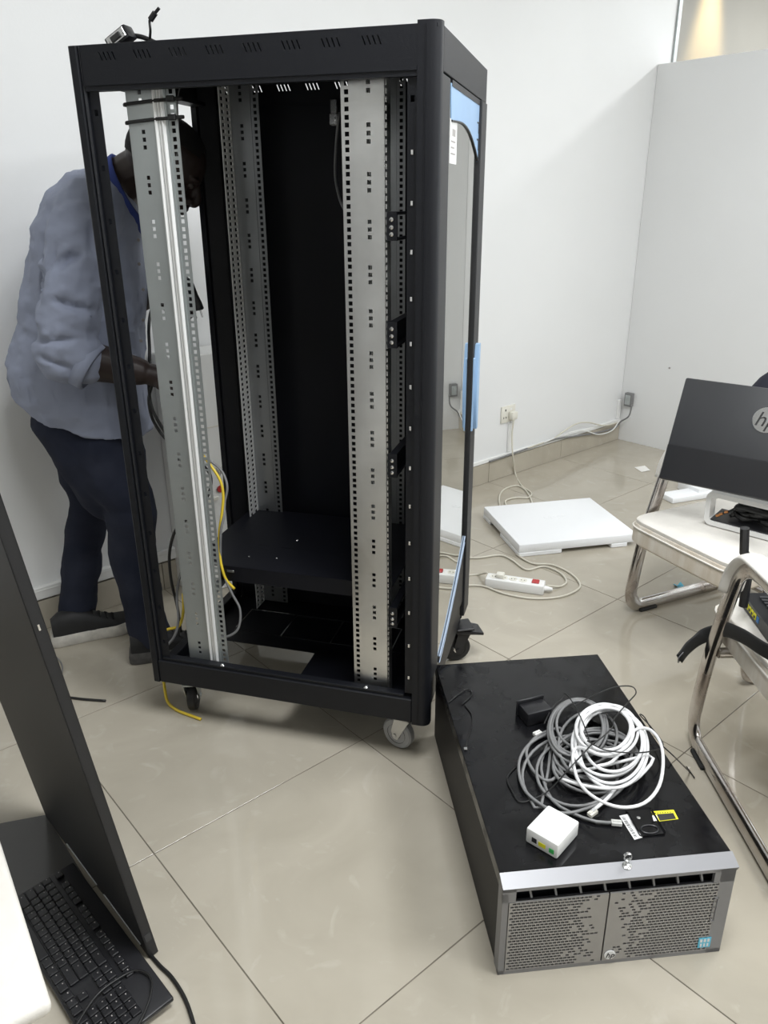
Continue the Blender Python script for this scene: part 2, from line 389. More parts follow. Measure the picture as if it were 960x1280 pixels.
box(bm, (3.722, WALL_V - 0.012, 0.137), (3.752, WALL_V, 0.26), 0.002)
o = mesh_obj('trim_2', bm, M['plastic_w']); o.matrix_world = ROOM; tag(o, kind='structure')

# ------------------------------------------------------------------ server rack
RW, RD, ZB, ZT = 0.806, 0.580, 0.130, 1.732
rack = thing('server_rack', 'tall open black server rack with silver mounting rails standing on castors', 'server rack', (0.1043, 1.6998, 0), -0.2701)
RK = Matrix.Translation((0.1043, 1.6998, 0)) @ Matrix.Rotation(-0.2701, 4, 'Z'); RKi = RK.inverted()
# corner posts
bm = BM()
poly = [(-0.036, 0.012, ZB - 0.004)] + [(-0.012 + 0.022 * math.sin(a), 0.020 - 0.020 * math.cos(a), ZB - 0.004) for a in [k * PI / 2 / 7 for k in range(8)]] + [(0.010, 0.030, ZB - 0.004), (-0.036, 0.030, ZB - 0.004)]
poly[0] = (-0.036, 0.0, ZB - 0.004)
prism(bm, poly, (0, 0, ZT - ZB + 0.010))
for xx in (-0.0215, -0.0185): box(bm, (xx, -0.0012, ZB), (xx + 0.0012, 0.002, ZT))
p1 = mesh_obj('corner_post', bm, M['black'], rack, True)
bm = BM(); n = 14
def post_holes(bm, x0, x1, y, z0, z1, n, side=1):
    vs = [z0]; k = (z1 - z0) / n
    for i in range(n): vs += [z0 + k * (i + 1)]
    xm = (x0 + x1) / 2
    def hole(i, j):
        zc = (vs[j] + vs[j + 1]) / 2
        return [(xm - .004, zc - .006), (xm + .004, zc - .006), (xm + .004, zc + .006), (xm - .004, zc + .006)]
    sheet(bm, (0, y, 0), (1, 0, 0), (0, 0, 1), [x0, x1], vs, hole, (0, 0.0015, 0))
post_holes(bm, -0.058, -0.037, 0.012, 0.215, 1.655, 15)
mesh_obj('post_flange', bm, M['black'], rack)
for i in range(15):
    if i == 14: continue
    zc = 0.215 + (i + .5) * 1.44 / 15
    bm = BM(); box(bm, (-0.0505, 0.0105, zc - 0.005), (-0.0445, 0.0150, zc + 0.005), 0.0008); mesh_obj('lit_hole_fill', bm, M['steel'], rack)  # added bright squares standing in for light showing through the flange holes
bm = BM()
prism(bm, [(-0.806, 0.004, ZB), (-0.802, 0, ZB), (-0.787, 0, ZB), (-0.784, 0.006, ZB), (-0.780, 0.002, ZB), (-0.776, 0.006, ZB), (-0.776, 0.05, ZB), (-0.806, 0.05, ZB)], (0, 0, ZT - ZB))
mesh_obj('corner_post', bm, M['black'], rack)
bm = BM(); post_holes(bm, -0.775, -0.750, 0.012, 0.205, 1.66, 13)
mesh_obj('post_flange', bm, M['black'], rack)
bm = BM(); prism(bm, [(-0.806, 0.53, ZB), (-0.806, RD, ZB), (-0.745, RD, ZB), (-0.745, 0.565, ZB), (-0.79, 0.545, ZB), (-0.79, 0.53, ZB)], (0, 0, ZT - ZB))
mesh_obj('corner_post', bm, M['black'], rack)
bm = BM(); box(bm, (-0.05, 0.545, ZB + 0.02), (0.0, RD, ZT - 0.001), 0.003)
mesh_obj('corner_post', bm, M['black'], rack)
# header beams with slanted vent slits
def header(y, th, name):
    bm = BM(); z0, z1 = 1.662, ZT - 0.002
    us = [-0.776]; holes = {}
    c0, step = -0.712, 0.0835
    ns = 4
    for gidx in range(8):
        cx = c0 + gidx * step
        for k in range(ns): us.append(cx - 0.021 + k * 0.0105)
        us.append(cx - 0.021 + ns * 0.0105)
        for k in range(ns): holes[len(us) - 1 - ns + k] = True
    us.append(-0.036)
    vs = [z0, 1.700, 1.7185, z1]
    def hole(i, j):
        if j != 1 or i not in holes: return None
        a = us[i]
        return [(a + .0070, 1.7015), (a + .0100, 1.7015), (a + .0035, 1.7175), (a + .0005, 1.7175)]
    sheet(bm, (0, y, 0), (1, 0, 0), (0, 0, 1), us, vs, hole, (0, th, 0))
    if th > 0:
        box(bm, (-0.776, y - 0.001, 1.655), (-0.037, y + 0.006, 1.664)); box(bm, (-0.776, y + 0.002, 1.645), (-0.037, y + 0.02, 1.656))
    return mesh_obj(name, bm, M['black'], rack)
header(0.001, 0.002, 'header_beam'); header(RD - 0.003, 0.002, 'header_beam')
bm = BM(); box(bm, (0.002, 0.031, 1.655), (0.010, RD + 0.018, ZT), 0.001); mesh_obj('side_header', bm, M['black'], rack)
bm = BM(); box(bm, (-0.806, 0.05, 1.675), (-0.79, 0.53, ZT - 0.002), 0.001); box(bm, (-0.805, 0.05, 1.667), (-0.76, 0.53, 1.676)); mesh_obj('side_header', bm, M['black'], rack)
bm = BM(); box(bm, (-0.804, 0.004, ZT - 0.006), (0.004, RD - 0.004, ZT + 0.001), 0.001)
mesh_obj('top_cover', bm, M['black'], rack)
# bottom beams and base
bm = BM(); box(bm, (-0.784, 0.0, ZB), (-0.036, 0.03, 0.203), 0.003); box(bm, (-0.77, 0.006, 0.203), (-0.06, 0.028, 0.212), 0.001)
mesh_obj('bottom_beam', bm, M['black'], rack)
bm = BM(); box(bm, (-0.78, RD - 0.03, ZB), (-0.05, RD, 0.2), 0.003); mesh_obj('bottom_beam', bm, M['black'], rack)
bm = BM(); box(bm, (-0.806, 0.05, ZB), (-0.775, 0.53, 0.17), 0.003); mesh_obj('bottom_beam', bm, M['black'], rack)
bm = BM(); prism(bm, [(-0.003, 0.031, ZB), (-0.003, RD, ZB + 0.03), (-0.003, RD, 0.25), (-0.003, 0.031, 0.25)], (-0.006, 0, 0)); box(bm, (-0.03, 0.10, ZB + 0.005), (-0.004, 0.55, 0.18)); mesh_obj('bottom_beam', bm, M['black'], rack)
for x, z in ((-0.585, 0.2115), (-0.165, 0.2115)):
    bm = BM(); lathe(bm, (x, 0.012, z), (0, -0.3, 1), [(0.006, 0), (0.006, 0.002), (0.003, 0.005), (0, 0.0055)], 10); mesh_obj('screw', bm, M['steel'], rack, True)
bm = BM(); z = 0.138
for a, b in (((-0.776, 0.03), (-0.70, 0.55)), ((-0.70, 0.25), (-0.40, 0.315)), ((-0.40, 0.03), (-0.03, 0.315)), ((-0.70, 0.455), (-0.03, 0.55)), ((-0.70, 0.03), (-0.40, 0.05))):
    box(bm, (*a, z - 0.002), (*b, z))
mesh_obj('base_plate', bm, M['black_in'], rack)
xs = [-0.700, -0.539, -0.373, -0.177, -0.03]
for k in range(4):
    bm = BM(); box(bm, (xs[k] + 0.002, 0.317, z - 0.002), (xs[k + 1] - 0.002, 0.4535, z + 0.0005)); mesh_obj('knockout_panel', bm, M['black_in'], rack)
bm = BM()  # steel strips drawn in place of light showing through the base panel gaps
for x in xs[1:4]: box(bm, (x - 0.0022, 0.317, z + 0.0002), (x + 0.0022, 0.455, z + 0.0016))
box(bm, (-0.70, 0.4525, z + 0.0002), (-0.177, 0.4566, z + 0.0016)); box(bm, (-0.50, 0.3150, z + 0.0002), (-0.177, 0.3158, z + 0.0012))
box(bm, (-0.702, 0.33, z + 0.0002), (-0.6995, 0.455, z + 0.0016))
tag(mesh_obj('gap_light_strip', bm, M['steel'], rack), 'bright strips standing in for light through the base panel gaps')
# far side panel, inside face dark, with its latch
bm = BM(); box(bm, (-0.745, RD - 0.012, 0.19), (-0.05, RD - 0.006, 1.664)); mesh_obj('side_panel', bm, M['black_in'], rack)
bm = BM(); box(bm, (-0.404, RD - 0.030, 1.610), (-0.384, RD - 0.0125, 1.676), 0.003); box(bm, (-0.406, RD - 0.034, 1.612), (-0.382, RD - 0.029, 1.640), 0.002); cyl(bm, (-0.394, RD - 0.034, 1.626), (0, -1, 0), 0.007, 0.004, 12)
tag(mesh_obj('latch', bm, M['steel'], rack), 'chrome latch inside the far panel')
# mounting rails
PU = 0.0156; NZ = 96; Z0 = 0.154
def rail_mesh(x_strip, x_wide, y, facing_edge, m):
    """strip of square holes and a wide web with holes in threes"""
    bm = BM()
    vs = [Z0 + PU * k for k in range(NZ + 1)]; top = vs[-1]
    sq = lambda uc, vc, s=0.0046: [(uc - s, vc - s), (uc + s, vc - s), (uc + s, vc + s), (uc - s, vc + s)]
    sc = sum(x_strip) / 2
    def h1(i, j): return sq(sc, (vs[j] + vs[j + 1]) / 2 + (0.0008 if j % 3 == 0 else -0.0004))
    sheet(bm, (0, y, 0), (1, 0, 0), (0, 0, 1), list(x_strip), vs, h1, (0, 0.002, 0))
    wc = sum(x_wide) / 2
    us = [x_wide[0], wc - 0.010, wc + 0.010, x_wide[1]]
    def h2(i, j):
        if i != 1 or j % 6 not in (4, 5, 0): return None
        return sq(wc, (vs[j] + vs[j + 1]) / 2, 0.0043)
    sheet(bm, (0, y - 0.004, 0), (1, 0, 0), (0, 0, 1), us, vs, h2, (0, 0.002, 0))
    e = facing_edge
    xg = (x_strip[1], x_wide[0]) if x_wide[0] > x_strip[0] else (x_wide[1], x_strip[0])
    box(bm, (xg[0] - .0005, y - 0.004, Z0), (xg[1] + .0005, y + 0.002, top))
    box(bm, (e - 0.001, y - 0.004, Z0), (e + 0.001, y + 0.045, top))
    return bm, top
bm, top = rail_mesh((-0.207, -0.183), (-0.180, -0.114), 0.044, -0.114, None)
for k in range(NZ): box(bm, (-0.1142, 0.047 + 0.003, Z0 + PU * k + .002), (-0.111, 0.056, Z0 + PU * k + .012))
mesh_obj('mounting_rail', bm, M['galv'], rack)
bm, top = rail_mesh((-0.606, -0.583), (-0.702, -0.634), 0.044, -0.702, None)
rl = mesh_obj('mounting_rail', bm, M['galv_dull'], rack)
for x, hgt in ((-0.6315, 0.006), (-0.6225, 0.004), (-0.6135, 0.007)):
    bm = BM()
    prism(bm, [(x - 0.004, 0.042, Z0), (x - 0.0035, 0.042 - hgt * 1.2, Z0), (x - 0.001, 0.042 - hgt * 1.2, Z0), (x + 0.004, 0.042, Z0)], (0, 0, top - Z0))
    tag(mesh_obj('rail_bead', bm, M['zinc_lit'], rl), 'folded bead with its highlight put into the colour')
# far rails are channels that show their inner web and a flange turned towards the open side
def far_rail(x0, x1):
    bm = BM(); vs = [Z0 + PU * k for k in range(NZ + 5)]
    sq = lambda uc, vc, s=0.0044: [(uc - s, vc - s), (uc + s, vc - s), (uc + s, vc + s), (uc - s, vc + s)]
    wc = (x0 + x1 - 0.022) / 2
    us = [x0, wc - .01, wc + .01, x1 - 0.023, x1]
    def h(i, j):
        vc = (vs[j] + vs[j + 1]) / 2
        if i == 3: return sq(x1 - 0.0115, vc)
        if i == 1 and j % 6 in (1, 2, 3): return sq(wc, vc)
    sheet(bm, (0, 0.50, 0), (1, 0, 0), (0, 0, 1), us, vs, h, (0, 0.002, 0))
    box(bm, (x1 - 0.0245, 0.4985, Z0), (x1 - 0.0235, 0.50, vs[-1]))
    o = mesh_obj('mounting_rail', bm, M['zinc_shaded'], rack)
    bm = BM(); us2 = [0.0, 0.032, 0.064]
    def h2(i, j):
        u, v = us2[i] + 0.016, (vs[j] + vs[j + 1]) / 2
        return [(u - .008, v - .0046), (u + .008, v - .0046), (u + .008, v + .0046), (u - .008, v + .0046)]
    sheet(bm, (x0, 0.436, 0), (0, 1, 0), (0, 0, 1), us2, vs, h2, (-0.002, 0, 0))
    tag(mesh_obj('rail_flange', bm, M['zinc_lit'], o), 'flange with two rows of square holes, coloured as lit')
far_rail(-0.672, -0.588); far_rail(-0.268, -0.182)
# cable ties round the near left rail
for zz in (1.626, 1.590):
    pts = [(-0.706, 0.036, zz - 0.005), (-0.632, 0.036, zz), (-0.61, 0.032, zz), (-0.576, 0.040, zz + 0.003), (-0.574, 0.050, zz + 0.003), (-0.64, 0.06, zz), (-0.704, 0.092, zz - 0.004), (-0.706, 0.06, zz - 0.005)]
    bm = BM(); tube(bm, smooth_path(pts, 3, True), 0.0035, 6, True, 0.0015, (0, 0, 1)); box(bm, (-0.598, 0.026, zz - 0.004), (-0.580, 0.036, zz + 0.008), 0.002)
    mesh_obj('cable_tie', bm, M['rubber'], rack)
# fixed shelf and its side brackets
bm = BM(); box(bm, (-0.700, 0.09, 0.482), (-0.11, 0.51, 0.486)); box(bm, (-0.612, 0.088, 0.44), (-0.20, 0.092, 0.4855))
for k in range(5):
    box(bm, (-0.56 + k * 0.075, 0.24, 0.4858), (-0.52 + k * 0.075, 0.244, 0.4864))
mesh_obj('shelf', bm, M['black_in'], rack)
for xx, yy in ((-0.55, 0.16), (-0.47, 0.17), (-0.46, 0.30)):
    bm = BM(); lathe(bm, (xx, yy, 0.486), (0, 0, 1), [(0.003, 0), (0.0022, 0.001), (0, 0.0013)], 8); mesh_obj('screw', bm, M['steel'], rack)
for a, b in ((-0.69, -0.560), (-0.545, -0.475), (-0.46, -0.24)):
    bm = BM(); box(bm, (a, 0.400, 0.335), (b, 0.49, 0.470), 0.004); mesh_obj('equipment_block', bm, M['black_in'], rack)
for xx in (-0.62, -0.107):
    bm = BM(); prism(bm, [(xx, 0.07, 0.40), (xx, 0.07, 0.435), (xx, 0.49, 0.482), (xx, 0.49, 0.455)], (0.003, 0, 0)); 
    mesh_obj('shelf_bracket', bm, M['galv_dull'] if xx < -.5 else M['black'], rack)
bm = BM(); box(bm, (-0.585, 0.084, 0.468), (-0.563, 0.088, 0.476), 0.001); tag(mesh_obj('shelf_clip', bm, M['steel'], rack), 'bright clip on the shelf front')
for z0, tl in ((1.395, 0.0), (1.165, 0.02), (0.855, 0.05), (0.44, 0.0)):
    bm = BM()
    box(bm, (-0.108, 0.05, z0 - 0.003), (-0.090, 0.50, z0 + 0.003)); box(bm, (-0.108, 0.05, z0 - 0.052), (-0.104, 0.50, z0 - 0.003) if tl else (-0.104, 0.06, z0 - 0.003))
    box(bm, (-0.108, 0.05, z0 - 0.055), (-0.090, 0.50, z0 - 0.050)); box(bm, (-0.111, 0.046, z0 - 0.055), (-0.088, 0.052, z0 + 0.004))
    b = mesh_obj('cable_bracket', bm, M['black'], rack)
    for dz in (-0.012, -0.028, -0.042):
        bm = BM(); lathe(bm, (-0.100, 0.046, z0 + dz), (0, -1, 0), [(0.005, 0), (0.0045, 0.002), (0, 0.004)], 10); mesh_obj('bolt', bm, M['steel'], b, True)
# glass door on the right end
door = tag(mesh_obj('glass_door', (lambda bm: (box(bm, (0.000, 0.033, 0.246), (0.0085, 0.112, 1.652), 0.001), box(bm, (0.002, 0.497, 0.19), (0.016, 0.578, 1.652), 0.002), box(bm, (0.002, 0.128, 1.640), (0.010, 0.5, 1.652)), bm)[-1])(BM()), M['dgrey'], rack), 'glass door with blue protective film along its arched top')
bm = BM(); box(bm, (0.0035, 0.110, 0.246), (0.0075, 0.505, 1.648)); mesh_obj('glass_pane', bm, M['glass'], door)
arc = [(0.130 + 0.362 * t, 1.578 + 0.018 * t - 0.150 * max(0, t - 0.25) ** 2.2) for t in [k / 14 for k in range(15)]]
bm = BM(); prism(bm, [(0.0076, y, z) for y, z in arc] + [(0.0076, 0.512, 1.50), (0.0076, 0.512, 1.645), (0.0076, 0.118, 1.645)], (0.0014, 0, 0))
tag(mesh_obj('film', bm, M['film'], door), 'light blue film strip')
bm = BM(); tube(bm, [(0.0094, y, z - 0.002) for y, z in arc], 0.0022, 6); mesh_obj('arch_line', bm, M['plastic_k'], door)
for k, zz in enumerate((1.598, 1.560)):
    bm = BM(); box(bm, (0.009, 0.470, zz), (0.0096, 0.492, zz + 0.004)); box(bm, (0.009, 0.488, zz - 0.022), (0.0096, 0.492, zz)); mesh_obj('film_mark', bm, M['ink'], door)
low = [(0.128 + 0.38 * t, 0.262 + 0.208 * t ** 1.25) for t in [k / 10 for k in range(11)]]
bm = BM(); prism(bm, [(0.0076, y, z) for y, z in low] + [(0.0076, 0.508, 0.246), (0.0076, 0.128, 0.246)], (0.002, 0, 0)); mesh_obj('kick_panel', bm, M['dgrey'], door)
for off, r in ((0.004, 0.0022), (-0.016, 0.0016)):
    bm = BM(); tube(bm, [(0.0102, y, z + off) for y, z in low], r, 6); tag(mesh_obj('arch_strip', bm, M['film_line'], door), 'light blue film line on the lower arch')
hs = [(0.020 - 0.004 * abs(t - .5) * 2, 0.538 - 0.030 * math.sin(PI * (0.12 + 0.76 * t)), 0.80 + 0.245 * t) for t in [k / 12 for k in range(13)]]
bm = BM()
prism(bm, [(0.0162, 0.548, p[2]) for p in hs] + [(0.0162, p[1], p[2]) for p in hs[::-1]], (0.012, 0, 0))
prism(bm, [(0.0162, 0.497 + 0.004 * math.sin(PI * k / 8), 0.80 + 0.245 * k / 8 * 0.85) for k in range(9)] + [(0.0162, 0.508, 1.01), (0.0162, 0.508, 0.80)], (0.004, 0, 0))
tag(mesh_obj('handle', bm, M['film'], door, False), 'door handle wrapped in light blue film')
bm = BM(); box(bm, (0.0077, 0.122, 1.494), (0.0084, 0.200, 1.580)); lb = tag(mesh_obj('label', bm, M['label'], door), 'white paper label on the glass')
bm = BM()
for k in range(3): box(bm, (0.0085, 0.146 + k * 0.013, 1.548), (0.0088, 0.155 + k * 0.013, 1.562))
for k in range(3): box(bm, (0.0085, 0.132, 1.536 - k * 0.012), (0.0088, 0.182 - 0.012 * (k % 2), 1.539 - k * 0.012))
mesh_obj('label_print', bm, M['greyink'], lb)
# castors
def caster(name, x, y, rot, fork_m, tyre_m, r=0.048, brake=False):
    e = bpy.data.objects.new(name, None); C.objects.link(e); e.parent = rack; e.location = (x, y, 0); e.rotation_euler = (0, 0, rot)
    bm = BM(); box(bm, (-0.035, -0.03, ZB - 0.008), (0.035, 0.03, ZB), 0.002); lathe(bm, (0, 0, ZB - 0.026), (0, 0, 1), [(0.020, 0), (0.026, 0.006), (0.026, 0.018)], 18)
    for s in (-1, 1):
        prism(bm, [(s * 0.018, -0.024, ZB - 0.022), (s * 0.018, 0.022, ZB - 0.022), (s * 0.018, 0.034, r + 0.012), (s * 0.018, 0.026, r - 0.012), (s * 0.018, 0.014, r - 0.012)], (s * 0.003, 0, 0))
    box(bm, (-0.021, -0.024, ZB - 0.026), (0.021, 0.022, ZB - 0.021)); cyl(bm, (-0.024, 0.022, r), (1, 0, 0), 0.006, 0.048, 10)
    mesh_obj('castor_fork', bm, fork_m, e)
    bm = BM(); lathe(bm, (-0.013, 0.022, r), (1, 0, 0), [(r * 0.60, 0), (r * 0.9, 0), (r, 0.005), (r, 0.021), (r * 0.9, 0.026), (r * 0.60, 0.026)], 28); mesh_obj('tyre', bm, tyre_m, e, True)
    bm = BM(); lathe(bm, (-0.015, 0.022, r), (1, 0, 0), [(0.008, 0), (0.016, 0.002), (0.017, 0.005), (r * 0.58, 0.006), (r * 0.62, 0.001), (r * 0.62, 0.029), (0.017, 0.024), (0.008, 0.030)], 24); mesh_obj('wheel_hub', bm, M['dgrey'], e, True)
    bm = BM(); lathe(bm, (-0.020, 0.022, r), (1, 0, 0), [(0.0, 0), (0.012, 0.002), (0.017, 0.008), (0.017, 0.032), (0.012, 0.038), (0.0, 0.040)], 18); mesh_obj('hub_cap', bm, M['steel'], e, True)
    if brake:
        bm = BM(); prism(bm, [(-0.03, -0.062, 0.098), (0.03, -0.062, 0.098), (0.034, -0.03, 0.108), (0.03, 0.03, 0.112), (-0.03, 0.03, 0.112), (-0.034, -0.03, 0.108)], (0, 0, 0.008)); mesh_obj('brake_pedal', bm, M['plastic_k'], e)
def rk_loc(p): return RKi @ V(p)
c1 = rk_loc(on_z(502, 933)); caster('castor', c1.x + 0.012, c1.y - 0.005, math.radians(70), M['galv'], M['tyre'], 0.047)
c2 = rk_loc(on_z(572, 820)); caster('castor', c2.x + 0.016, c2.y - 0.01, math.radians(118), M['plastic_k'], M['rubber'], 0.047, True)
caster('castor', -0.72, 0.055, math.radians(20), M['galv_dull'], M['rubber'], 0.046)
caster('castor', -0.74, 0.51, math.radians(40), M['galv_dull'], M['rubber'], 0.046)

# ------------------------------------------------------------------ server tower lying on its side
SX0, SY0, SROT = 0.2168, 1.0913, 0.1073
SV = Matrix.Translation((SX0, SY0, 0)) @ Matrix.Rotation(SROT, 4, 'Z'); SVi = SV.inverted()
SW, SD, SH = 0.462, 0.738, 0.236
srv = thing('server_tower', 'black tower server lying on its side with perforated grey front bezel', 'computer', (SX0, SY0, 0), SROT)
bm = BM(); box(bm, (0.002, 0.022, 0.0), (SW - 0.002, SD, SH - 0.004), 0.002); mesh_obj('case', bm, M['case_side'], srv)
bm = BM(); box(bm, (0.0, 0.022, SH - 0.005), (SW, SD, SH), 0.0015); box(bm, (0.0, 0.022, SH - 0.030), (0.0016, SD, SH - 0.004)); box(bm, (SW - 0.0016, 0.022, SH - 0.03), (SW, SD, SH - 0.004)); lid = mesh_obj('lid', bm, M['case'], srv)
bm = BM(); box(bm, (0.300, 0.075, SH), (0.355, 0.150, SH + 0.0012), 0.004); mesh_obj('lid_latch', bm, M['case'], lid)
bm = BM(); tube(bm, [(0.327 + 0.018 * math.cos(a), 0.092 + 0.011 * math.sin(a), SH + 0.002) for a in [2 * PI * k / 20 for k in range(20)]], 0.0016, 6, True); mesh_obj('latch_ring', bm, M['plastic_k'], lid)
bm = BM(); lathe(bm, (0.318, 0.125, SH + 0.001), (0, 0, 1), [(0.004, 0), (0.004, 0.001), (0, 0.0015)], 10); mesh_obj('latch_screw', bm, M['steel'], lid)
# bezel: top strip, vent slot, two perforated halves
bz = -0.008
bm = BM()
prism(bm, [(0.0, 0.022, SH - 0.001), (0.0, 0.022, SH - 0.012), (0.0, bz + 0.004, SH - 0.022), (0.0, bz, SH - 0.012)], (SW + 0.003, 0, 0))
prism(bm, [(0.0, 0.0215, 0.0), (0.0, bz, 0.0), (0.0, bz, SH - 0.024), (0.0, 0.0215, SH - 0.008)], (0.012, 0, 0))
prism(bm, [(SW, 0.0215, 0.0), (SW - 0.002, bz, 0.0), (SW - 0.002, bz, SH - 0.014), (SW + 0.003, 0.0215, SH - 0.012)], (-0.030, 0, 0))
box(bm, (0.0, bz, 0.0), (SW - 0.002, 0.004, 0.010))
box(bm, (0.0, bz, SH - 0.046), (0.026, 0, SH - 0.013)); box(bm, (SW - 0.044, bz, SH - 0.046), (SW - 0.002, 0, SH - 0.013)); box(bm, (0.0, bz, SH - 0.020), (SW - 0.002, 0.004, SH - 0.012))
bezel = tag(mesh_obj('bezel', bm, M['bezel_l'], srv), 'grey front bezel with vent slot')
bm = BM(); box(bm, (0.006, 0.012, 0.004), (SW - 0.006, 0.0215, SH - 0.022)); mesh_obj('vent_back', bm, M['plastic_k'], bezel)
for k in range(8):
    x = 0.053 + k * 0.0485
    bm = BM(); prism(bm, [(x + 0.004, bz + 0.006, SH - 0.047), (x + 0.008, bz + 0.006, SH - 0.047), (x + 0.002, bz + 0.008, SH - 0.018), (x - 0.002, bz + 0.008, SH - 0.018)], (0, 0.006, 0)); mesh_obj('vent_fin', bm, M['gcable'], bezel)
rnd = random.Random(3)
def perf_half(x0, x1, dense_left, z0, z1, name):
    nr, pu = 24, 0.0082
    nc = int((x1 - x0) / pu) ; rowh = (z1 - z0) / nr
    bm = BM()
    for j in range(nr):
        sh = 0.5 * pu * (j % 2)
        us = [x0] + [x0 + 0.002 + sh + pu * i for i in range(nc)]
        us = [u for u in us if u < x1 - 0.002] + [x1]
        za, zb = z0 + j * rowh, z0 + (j + 1) * rowh
        zc = (za + zb) / 2
        def hole(i, _):
            if i == 0 or us[i + 1] - us[i] < pu * .8: return None
            uc = (us[i] + us[i + 1]) / 2; t = (uc - x0) / (x1 - x0)
            if not dense_left: t = 1 - t
            pr = 1 if t < 0.58 else max(0.0, 1 - (t - 0.58) / 0.40)
            if t > 0.97 or rnd.random() > pr ** 1.0: return None
            return [(uc - .0034, zc - .0022), (uc + .0034, zc - .0022), (uc + .0034, zc + .0022), (uc - .0034, zc + .0022)]
        sheet(bm, (0, bz - 0.0005, 0), (1, 0, 0), (0, 0, 1), us, [za, zb], hole, (0, 0.0035, 0))
    return mesh_obj(name, bm, M['bezel'], bezel, recalc=False)
perf_half(0.0135, 0.2085, True, 0.010, SH - 0.047, 'perforated_panel')
perf_half(0.2115, SW - 0.032, False, 0.010, SH - 0.047, 'perforated_panel')
bm = BM(); box(bm, (0.012, bz + 0.005, 0.008), (SW - 0.03, bz + 0.008, SH - 0.046)); mesh_obj('dark_backing', bm, M['plastic_k'], bezel)
bm = BM()
for dx in (0.0, 0.010): box(bm, (SW - 0.037 + dx * 0.8, bz - 0.0015, 0.088), (SW - 0.0345 + dx * 0.8, bz, 0.150))
box(bm, (SW - 0.037, bz - 0.0015, 0.148), (SW - 0.0265, bz, 0.150)); box(bm, (SW - 0.037, bz - 0.0015, 0.088), (SW - 0.0265, bz, 0.090))
mesh_obj('pull_tab', bm, M['bezel_l'], bezel)
bm = BM(); box(bm, (SW - 0.052, bz - 0.0016, 0.018), (SW - 0.026, bz - 0.0005, 0.044)); stk = tag(mesh_obj('sticker', bm, M['cyan'], bezel), 'small light blue sticker')
bm = BM()
for k in range(3):
    box(bm, (SW - 0.049 + k * .0075, bz - 0.002, 0.033), (SW - 0.0445 + k * .0075, bz - 0.0016, 0.041)); box(bm, (SW - 0.048 + k * .007, bz - 0.002, 0.021), (SW - 0.0445 + k * .007, bz - 0.0016, 0.029))
mesh_obj('sticker_print', bm, M['label'], stk)
def badge(parent, o, x, y, r, m_disc, m_txt):
    n = V(x).normalized().cross(V(y).normalized())
    bm = BM(); lathe(bm, V(o), n, [(r, 0), (r, 0.0015), (r * 0.96, 0.002), (0, 0.002)], 32)
    d = mesh_obj('badge', bm, m_disc, parent)
    text_obj('badge_letters', 'hp', r * 1.62, m_txt, d, frame_mtx(V(o) + n * 0.0023 + V(y).normalized() * (-0.02 * r), x, y), 0.0004, shear=0.28)
    return d
badge(bezel, (0.226, bz - 0.001, 0.026), (1, 0, 0), (0, 0, 1), 0.0115, M['label'], M['ink'])
# labels on the lid
def lid_pt(px, py, dz=0.0): return SVi @ on_z(px, py, SH + dz)
def flat_quad(name, m, parent, pts, th=0.0008):
    bm = BM(); prism(bm, pts, (0, 0, th)); return mesh_obj(name, bm, m, parent)
q = [lid_pt(*p) for p in ((809, 1015), (842, 1012.5), (848, 1024), (815, 1028))]
yl = tag(flat_quad('warning_label', M['yellow'], lid, q), 'yellow warning label')
cq = sum(q, V()) / 4
flat_quad('label_print', M['ink'], yl, [cq + (p - cq) * 0.62 + V((0.006, -0.004, 0.0009)) for p in q], 0.0003)
flat_quad('label_window', M['label'], yl, [V((p.x, p.y, SH + 0.0009)) for p in [lid_pt(*p) for p in ((815, 1020), (821, 1019.5), (823, 1026), (817, 1027))]], 0.0004)
bm = BM(); a, b = lid_pt(812, 1017, 0.001), lid_pt(840, 1015, 0.001)
for k in range(9):
    p = a + (b - a) * (k / 9); box(bm, (p.x, p.y - 0.001, SH + 0.0009), (p.x + 0.003, p.y + 0.001, SH + 0.0012))
mesh_obj('label_line', bm, M['ink'], yl)
q = [lid_pt(*p) for p in ((774, 1020), (784, 1018), (803, 1047), (793, 1050))]
wl = tag(flat_quad('barcode_label', M['label'], lid, q), 'narrow white barcode label')
bm = BM()
for k in range(16):
    t0, t1 = 0.08 + k * 0.055, 0.08 + k * 0.055 + rnd.choice((0.015, 0.028))
    e = lambda s, t: (q[0] * (1 - t) + q[3] * t) * (1 - s) + (q[1] * (1 - t) + q[2] * t) * s + V((0, 0, 0.0009))
    prism(bm, [e(0.15, t0), e(0.5, t0), e(0.5, t1), e(0.15, t1)], (0, 0, 0.0003))
mesh_obj('label_print', bm, M['ink'], wl)
# key in the bezel lock
kp = SVi @ on_z(783, 1082, SH - 0.006)
bm = BM(); lathe(bm, (kp.x, kp.y, SH - 0.012), (0, -0.1, 1), [(0.010, 0), (0.010, 0.008), (0.007, 0.010), (0, 0.010)], 16); lock = mesh_obj('lock', bm, M['steel'], bezel, True)
bm = BM(); box(bm, (kp.x - 0.0022, kp.y - 0.001, SH - 0.002), (kp.x + 0.0022, kp.y + 0.001, SH + 0.010)); tube(bm, [(kp.x + 0.0075 * math.cos(a), kp.y, SH + 0.0165 + 0.0085 * math.sin(a)) for a in [2 * PI * k / 16 for k in range(16)]], 0.0036, 6, True, 0.0014, (0, 1, 0)); mesh_obj('key', bm, M['steel'], lock)

